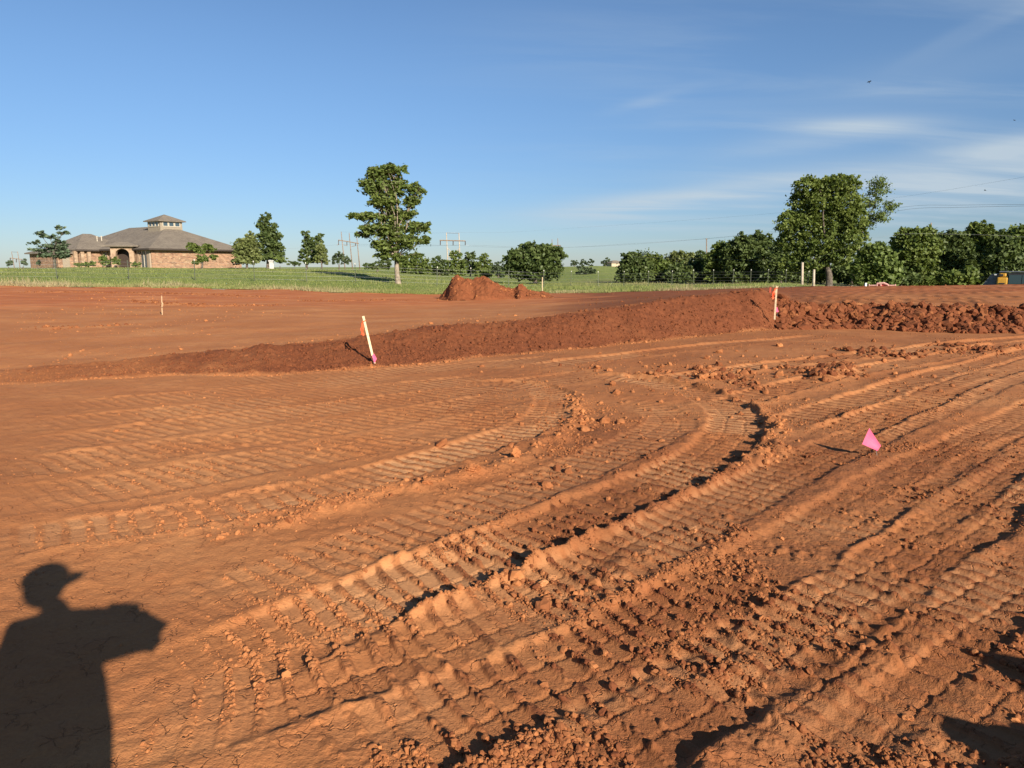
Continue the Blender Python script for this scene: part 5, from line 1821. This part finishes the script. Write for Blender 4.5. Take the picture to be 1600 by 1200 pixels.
for d_y in (-0.95, 0.95):
    q = MB()
    zg = -0.05
    zt = za + 0.05
    hgt2 = max(0.4, zt - zg)
    n = 22
    prf = []
    for k in range(n):
        a_ = 2 * math.pi * k / n
        prf.append(((xa + xb) / 2 + (xb - xa) / 2 * (abs(math.cos(a_)) ** 0.5) * (1 if math.cos(a_) > 0 else -1), zg + hgt2 / 2 + hgt2 / 2 * (abs(math.sin(a_)) ** 0.6) * (1 if math.sin(a_) > 0 else -1)))
    q.prism(prf, 0.42, Matrix.Translation((0, d_y, 0)))
    q.build('track', M_blk, mach)

RI = 43.5
ip = stand(1380, RI)
imp = empty('farm_implement', ip, 'low red framed farm implement lying behind the crest under the light green tree', 'implement')
sx2 = Vector((math.cos(math.atan2(ip.x, ip.y)), -math.sin(math.atan2(ip.x, ip.y)), 0))
imp.rotation_euler = (0, 0, math.atan2(sx2.y, sx2.x))
S2 = lambda x, y, d=0.0: Vector(((at(x, y, RI) - ip).dot(sx2), d, (at(x, y, RI) - ip).z))
M_redp = simple("faded_red_steel", (0.50, 0.085, 0.065), 0.5, 0.15, 8.0)
M_gal = simple("pale_pink_steel", (0.55, 0.32, 0.27), 0.5, 0.1, 8.0)
q = MB()
q.tube([S2(1358, 446), S2(1371, 446), S2(1388, 446), S2(1399, 446)], 0.035, 6)
q.build('frame', M_gal, imp)
q = MB()
for d2 in (-0.4, 0.4):
    q.tube([S2(1370.5, 448, d2), S2(1370.5, 443, d2), S2(1381, 442, d2), S2(1387.5, 445, d2), S2(1387.5, 448, d2)], 0.04, 6)
q.tube([S2(1376, 442.5, -0.4), S2(1376, 450, -0.4)], 0.04, 6)
q.build('guard_rail', M_gal, imp)
q = MB()
(a, b_) = S2(1372, 444.5), S2(1386, 450)
q.box(((a.x + b_.x) / 2, 0, (a.z + b_.z) / 2), (b_.x - a.x, 0.7, a.z - b_.z))
q.build('gear_box', M_redp, imp)
for x in (1358, 1399):
    q = MB()
    q.tube([S2(x, 444), S2(x, 447)] + [Vector((S2(x, 447).x, 0, 0))], 0.03, 6)
    q.build('stand_leg', M_gal, imp)
single_pole('short white capped pipe beside the red implement', 1353, 44, 442, 447, M_white, 0.07)

# ------------------------------------------------------------------ birds over the right wood
M_bird = simple("dark_bird", (0.03, 0.028, 0.03), 0.7)


def bird(label, px, py, r, span, roll, dirz):
    p = at(px, py, r)
    e = empty('bird', p, label, 'bird', None, dirz)
    e.rotation_euler = (roll, 0.1, dirz)
    q = MB()
    q.tube([(0, -.30 * span, 0), (0, -.18 * span, 0), (0, 0, 0), (0, .15 * span, 0), (0, .22 * span, 0)], [0.03 * span, .03 * span, .07 * span, .05 * span, .01 * span], 8)
    q.build('body', M_bird, e, smooth=True)
    for s_ in (-1, 1):
        q = MB()
        q.add([(s_ * .03 * span, .08 * span, .02 * span), (s_ * .28 * span, .12 * span, .13 * span), (s_ * .5 * span, -.02 * span, .05 * span), (s_ * .26 * span, -.06 * span, .11 * span), (s_ * .03 * span, -.09 * span, .02 * span),
               (s_ * .03 * span, .08 * span, .0), (s_ * .28 * span, .12 * span, .115 * span), (s_ * .5 * span, -.02 * span, .04 * span), (s_ * .26 * span, -.06 * span, .095 * span), (s_ * .03 * span, -.09 * span, .0)],
              [(0, 1, 3, 4), (1, 2, 3), (5, 9, 8, 6), (6, 8, 7), (0, 5, 6, 1), (1, 6, 7, 2), (2, 7, 8, 3), (3, 8, 9, 4), (4, 9, 5, 0)])
        q.build('wing', M_bird, e)


bird('dark flying bird lowest of the three, above the right wood', 1539, 297.5, 60, 0.34, 0.3, 1.0)
bird('tiny dark flying bird at the right edge of the sky', 1585, 188, 70, 0.34, 0.2, 0.4)
bird('bird shape standing in for a blurred insect, high above the largest tree', 1358, 128, 55, 0.36, 0.9, 2.0)  # stand-in for an out-of-focus insect

# ------------------------------------------------------------------ the photographer: stands behind the phone, only the shadow reaches the picture
M_skin = simple("skin", (0.46, 0.27, 0.19), 0.55, 0.05)
M_shirt = simple("blue_work_shirt", (0.09, 0.13, 0.22), 0.85, 0.1, 30)
M_jean = simple("denim", (0.05, 0.065, 0.11), 0.9, 0.1, 40)
M_cap = simple("tan_cap", (0.30, 0.22, 0.13), 0.8)
M_boot = simple("brown_boot", (0.11, 0.065, 0.04), 0.7)
M_phone = simple("black_phone", (0.015, 0.015, 0.017), 0.25)


def cast(px, py, z):
    """The point at height z whose shadow the sun throws on the ground seen at (px, py)."""
    x, f, u = ray(px, py)
    k = -CAM_H / u
    q = z / SUN.z
    return Vector((x * k + SUN.x * q, f * k + SUN.y * q, z))


HEAD = cast(70, 915, 1.74)
yaw = -R(52)                                        # face turned to the phone at the right
pe = empty('person', (HEAD.x + 0.09, HEAD.y + 0.0, hz(HEAD.x, HEAD.y)), 'person in a cap and work shirt holding up a phone, standing on the clay', 'person')
RZ = Matrix.Rotation(yaw, 3, 'Z')
PB = pe.location.copy()
toL = lambda p: Vector(p) - PB                       # world to person (the empty is not turned)
H = toL(HEAD)


def B(x, y, z):                                      # body coordinates (x right, y forward) to the person's frame
    return RZ @ Vector((x, y, 0)) + Vector((0, 0, z))


phone_c = Vector((-0.055, -0.012, CAM_H - 0.035))
hR, hL = toL(phone_c + Vector((0.115, -0.03, -0.045))), toL(phone_c + Vector((-0.10, -0.03, -0.045)))
sh_z = H.z - 0.25
RZ = Matrix.Rotation(-R(22), 3, 'Z')                # trunk and legs turned less than the head
shR, shL = B(0.19, -0.02, sh_z), B(-0.19, -0.02, sh_z)
elR = toL(cast(228, 988, 1.46))
elL = toL(cast(196, 972, 1.46))
V, E_, RD = [], [], []


def J(p, r, parent=None):
    V.append(tuple(p))
    RD.append(r)
    if parent is not None:
        E_.append((parent, len(V) - 1))
    return len(V) - 1


pel = J(B(0, 0, 0.96), (0.21, 0.165))
w1_ = J(B(0, 0.01, 1.12), (0.235, 0.175), pel)
ch = J(B(0, 0.0, sh_z - 0.10), (0.215, 0.17), w1_)
nk0 = J(B(0, -0.02, sh_z + 0.06), (0.12, 0.11), ch)
nk1 = J(H + Vector((0.01, -0.01, -0.05)), (0.068, 0.07), nk0)
for sgn, sh, el_, hd in ((1, shR, elR, hR), (-1, shL, elL, hL)):
    a = J(sh, (0.085, 0.085), ch)
    b2 = J(sh.lerp(el_, 0.5), (0.085, 0.085), a)
    c2 = J(el_, (0.075, 0.075), b2)
    d2 = J(el_.lerp(hd, 0.45), (0.066, 0.066), c2)
    J(el_.lerp(hd, 0.86), (0.029, 0.029), d2)
    a = J(B(sgn * 0.10, 0.0, 0.88), (0.105, 0.11), pel)
    b2 = J(B(sgn * 0.12, 0.01, 0.66), (0.085, 0.09), a)
    c2 = J(B(sgn * 0.13, 0.02, 0.49), (0.062, 0.066), b2)
    d2 = J(B(sgn * 0.135, -0.01, 0.30), (0.060, 0.064), c2)
    e2 = J(B(sgn * 0.14, -0.02, 0.09), (0.042, 0.045), d2)
    J(B(sgn * 0.155, 0.12, 0.05), (0.045, 0.04), e2)
me = bpy.data.meshes.new('body')
me.from_pydata(V, E_, [])
bo = link('body', me, None, pe)
me.materials.append(M_shirt)
me.materials.append(M_jean)
sk = bo.modifiers.new('skin', 'SKIN')
for i, v in enumerate(me.skin_vertices[0].data):
    v.radius = RD[i]
    v.use_root = (i == 0)
sb = bo.modifiers.new('smooth', 'SUBSURF')
sb.levels = sb.render_levels = 2
bo.modifiers['skin'].use_smooth_shade = True
# trousers over the same legs
V, E_, RD = [], [], []
pel = J(B(0, 0, 0.93), (0.12, 0.11))
for sgn in (-1, 1):
    a = J(B(sgn * 0.10, 0.0, 0.86), (0.115, 0.12), pel)
    b2 = J(B(sgn * 0.12, 0.01, 0.66), (0.095, 0.10), a)
    c2 = J(B(sgn * 0.13, 0.02, 0.49), (0.075, 0.08), b2)
    d2 = J(B(sgn * 0.135, -0.01, 0.30), (0.074, 0.078), c2)
    J(B(sgn * 0.14, -0.02, 0.07), (0.068, 0.07), d2)
me = bpy.data.meshes.new('trousers')
me.from_pydata(V, E_, [])
tro = link('trousers', me, M_jean, pe)
tro.modifiers.new('skin', 'SKIN').use_smooth_shade = True
for i, v in enumerate(me.skin_vertices[0].data):
    v.radius = RD[i]
    v.use_root = (i == 0)
sb = tro.modifiers.new('smooth', 'SUBSURF')
sb.levels = sb.render_levels = 2
for sgn in (-1, 1):
    q = MB()
    pts = [B(sgn * 0.14, -0.09, 0.055), B(sgn * 0.145, -0.02, 0.065), B(sgn * 0.155, 0.08, 0.05), B(sgn * 0.16, 0.17, 0.035)]
    q.tube(pts, [0.045, 0.055, 0.05, 0.028], 10)
    q.build('boot', M_boot, pe, smooth=True)
# head with a face
RZ = Matrix.Rotation(yaw, 3, 'Z')
bm = bmesh.new()
bmesh.ops.create_uvsphere(bm, u_segments=32, v_segments=24, radius=1.0)
for v in bm.verts:
    x, y, z = v.co
    jaw = max(0.0, -z)
    sx_, sy_ = 0.077 * (1 - 0.22 * jaw ** 1.5), 0.098 * (1 - 0.10 * jaw)
    px_, py_, pz_ = x * sx_, y * sy_, z * 0.118
    if y > 0.6 and abs(x) < 0.16 and -0.35 < z < 0.12:                       # nose
        py_ += 0.022 * (1 - abs(x) / 0.16) * (1 - (z + 0.12) / 0.24 if z > -0.12 else 1 - (-0.12 - z) / 0.23)
    if y > 0.5 and 0.12 < abs(x) < 0.5 and -0.05 < z < 0.16:                 # eye hollows
        py_ -= 0.008
    if y > 0.6 and abs(x) < 0.3 and -0.60 < z < -0.5:                        # mouth line
        py_ -= 0.004
    v.co = H + RZ @ Vector((px_, py_, pz_))
for sgn in (-1, 1):
    r_e = bmesh.ops.create_uvsphere(bm, u_segments=10, v_segments=8, radius=1.0)
    for v in r_e['verts']:
        v.co = H + RZ @ Vector((sgn * 0.078 + v.co.x * 0.012, -0.005 + v.co.y * 0.02, -0.008 + v.co.z * 0.032))
me = bpy.data.meshes.new('head')
bm.to_mesh(me)
bm.free()
me.polygons.foreach_set('use_smooth', [True] * len(me.polygons))
hd_o = link('head', me, M_skin, pe)
for sgn in (-1, 1):
    q = MB()
    c = H + RZ @ Vector((sgn * 0.030, 0.080, 0.006))
    q.tube([c - RZ @ Vector((0, .012, 0)), c, c + RZ @ Vector((0, .010, 0))], [0.010, 0.012, 0.005], 10)
    q.build('eye', M_white, hd_o, smooth=True)
# cap: dome and curved brim
q = MB()
vs, fs = [], []
for i in range(9):
    a_ = i / 8 * math.pi / 2
    for k in range(24):
        th2 = 2 * math.pi * k / 24
        vs.append(H + RZ @ Vector((0.090 * math.cos(a_) * math.sin(th2), 0.112 * math.cos(a_) * math.cos(th2) - 0.004, 0.030 + 0.105 * math.sin(a_))))
for i in range(8):
    for k in range(24):
        fs.append((i * 24 + k, i * 24 + (k + 1) % 24, (i + 1) * 24 + (k + 1) % 24, (i + 1) * 24 + k))
q.add(vs, fs)
vs, fs = [], []
for i in range(7):
    for k in range(13):
        th2 = R(-68 + 136 * k / 12)
        rr2 = 1 + 0.55 * i / 6 * (0.35 + 0.65 * math.cos(th2))
        for dz2 in (0.0, 0.005):
            vs.append(H + RZ @ Vector((0.090 * math.sin(th2) * (1 + 0.1 * i / 6), 0.112 * math.cos(th2) * rr2, 0.034 - 0.022 * i / 6 * (0.4 + abs(math.sin(th2))) + dz2)))
ix = lambda i, k, d: (i * 13 + k) * 2 + d
for i in range(6):
    for k in range(12):
        fs += [(ix(i, k, 1), ix(i, k + 1, 1), ix(i + 1, k + 1, 1), ix(i + 1, k, 1)), (ix(i, k, 0), ix(i + 1, k, 0), ix(i + 1, k + 1, 0), ix(i, k + 1, 0))]
for k in range(12):
    fs.append((ix(6, k, 0), ix(6, k, 1), ix(6, k + 1, 1), ix(6, k + 1, 0)))
q.add(vs, fs)
q.build('cap', M_cap, pe, smooth=True)
# hands: palm, four fingers and a thumb round the phone's edges
for sgn, hd in ((1, hR), (-1, hL)):
    q = MB()
    inw = Vector((-sgn, 0, 0))
    wrist = (elR if sgn > 0 else elL).lerp(hd, 0.84)
    q.tube([wrist, hd.lerp(wrist, 0.3), hd + Vector((0, 0, 0.02))], [0.028, 0.038, 0.030], 10)
    for k, ln_ in enumerate((0.072, 0.080, 0.076, 0.060)):
        s0 = hd + Vector((sgn * 0.012, -0.004, 0.045 - 0.022 * k))
        s1 = s0 + Vector((sgn * 0.006, 0.010, 0.004)) + inw * ln_ * 0.30
        s2 = s1 + inw * ln_ * 0.38 + Vector((0, 0.004, 0))
        s3 = s2 + inw * ln_ * 0.28 + Vector((0, -0.006, -0.004))
        q.tube([s0, s1, s2, s3], [0.0105, 0.0100, 0.0088, 0.0070], 8)
    t0 = hd + Vector((0, -0.018, 0.02))
    q.tube([t0, t0 + inw * 0.028 + Vector((0, -0.010, 0.022)), t0 + inw * 0.055 + Vector((0, -0.002, 0.034))], [0.014, 0.012, 0.008], 8)
    q.build('hand', M_skin, pe, smooth=True)
# the phone, its lens at the viewpoint
ph = empty('phone', phone_c, 'black phone held up level in both hands', 'phone')
q = MB()
q.box((0, -0.004, 0), (0.150, 0.008, 0.072))
po = q.build('case', M_phone, ph)
bv = po.modifiers.new('edge', 'BEVEL')
bv.width, bv.segments = 0.003, 3
q = MB()
q.box((0, -0.0086, 0), (0.143, 0.0008, 0.066))
q.build('screen', M_glass, ph)

# ------------------------------------------------------------------ made-up heaps out of view, added to cast the near right corner's shadow
for i, (hx, hy, hgt3, rad3, lab) in enumerate(((*cast(1640, 1062, 0.72).xy, 0.90, 0.55, 'unseen heap added to cast the corner shadow, taller of two'), (*cast(1585, 1165, 0.5).xy, 0.62, 0.42, 'unseen heap added to cast the corner shadow, lower of two'))):
    n1_, n2_ = 72, 40
    vs, fs = [], []
    thg, rg_ = np.meshgrid(np.linspace(0, 2 * np.pi, n1_, endpoint=False), np.linspace(0, 1, n2_), indexing='ij')
    lx, ly = np.cos(thg) * rg_ * rad3 * 1.5, np.sin(thg) * rg_ * rad3 * 1.5
    hgt_g = hgt3 * np.clip(1 - rg_ * (1 + 0.15 * vnoise(np.cos(thg) * 2, np.sin(thg) * 2, 77 + i)), 0, 1) ** 0.85
    hgt_g = hgt_g + np.clip(hgt_g * 6, 0, 1) * (0.06 * fbm(lx, ly, 3.0, 4, 301 + i) + 0.07 * bumps(lx, ly, 0.14, 305 + i, 0.8))
    gz2 = lookup_many(Z, lx + hx, ly + hy)
    co3 = np.stack([lx, ly, gz2 + hgt_g - 0.02], -1).reshape(-1, 3)
    fs = [(a_ * n2_ + b3, ((a_ + 1) % n1_) * n2_ + b3, ((a_ + 1) % n1_) * n2_ + b3 + 1, a_ * n2_ + b3 + 1) for a_ in range(n1_) for b3 in range(n2_ - 1)]
    me = bpy.data.meshes.new('shadow_heap')
    me.from_pydata([tuple(p) for p in co3], [], fs)
    me.update()
    for an, val in (('moist_shade', 0.4), ('red', 0.3), ('pad', 0.0), ('rough', 1.0), ('lod', 0.8)):
        a = me.attributes.new(an, 'FLOAT', 'POINT')
        a.data.foreach_set('value', np.full(len(me.vertices), val, np.float32))
    o = link('shadow_heap', me, M_soil, None, label=lab, category='mound')
    o.location = (hx, hy, 0)
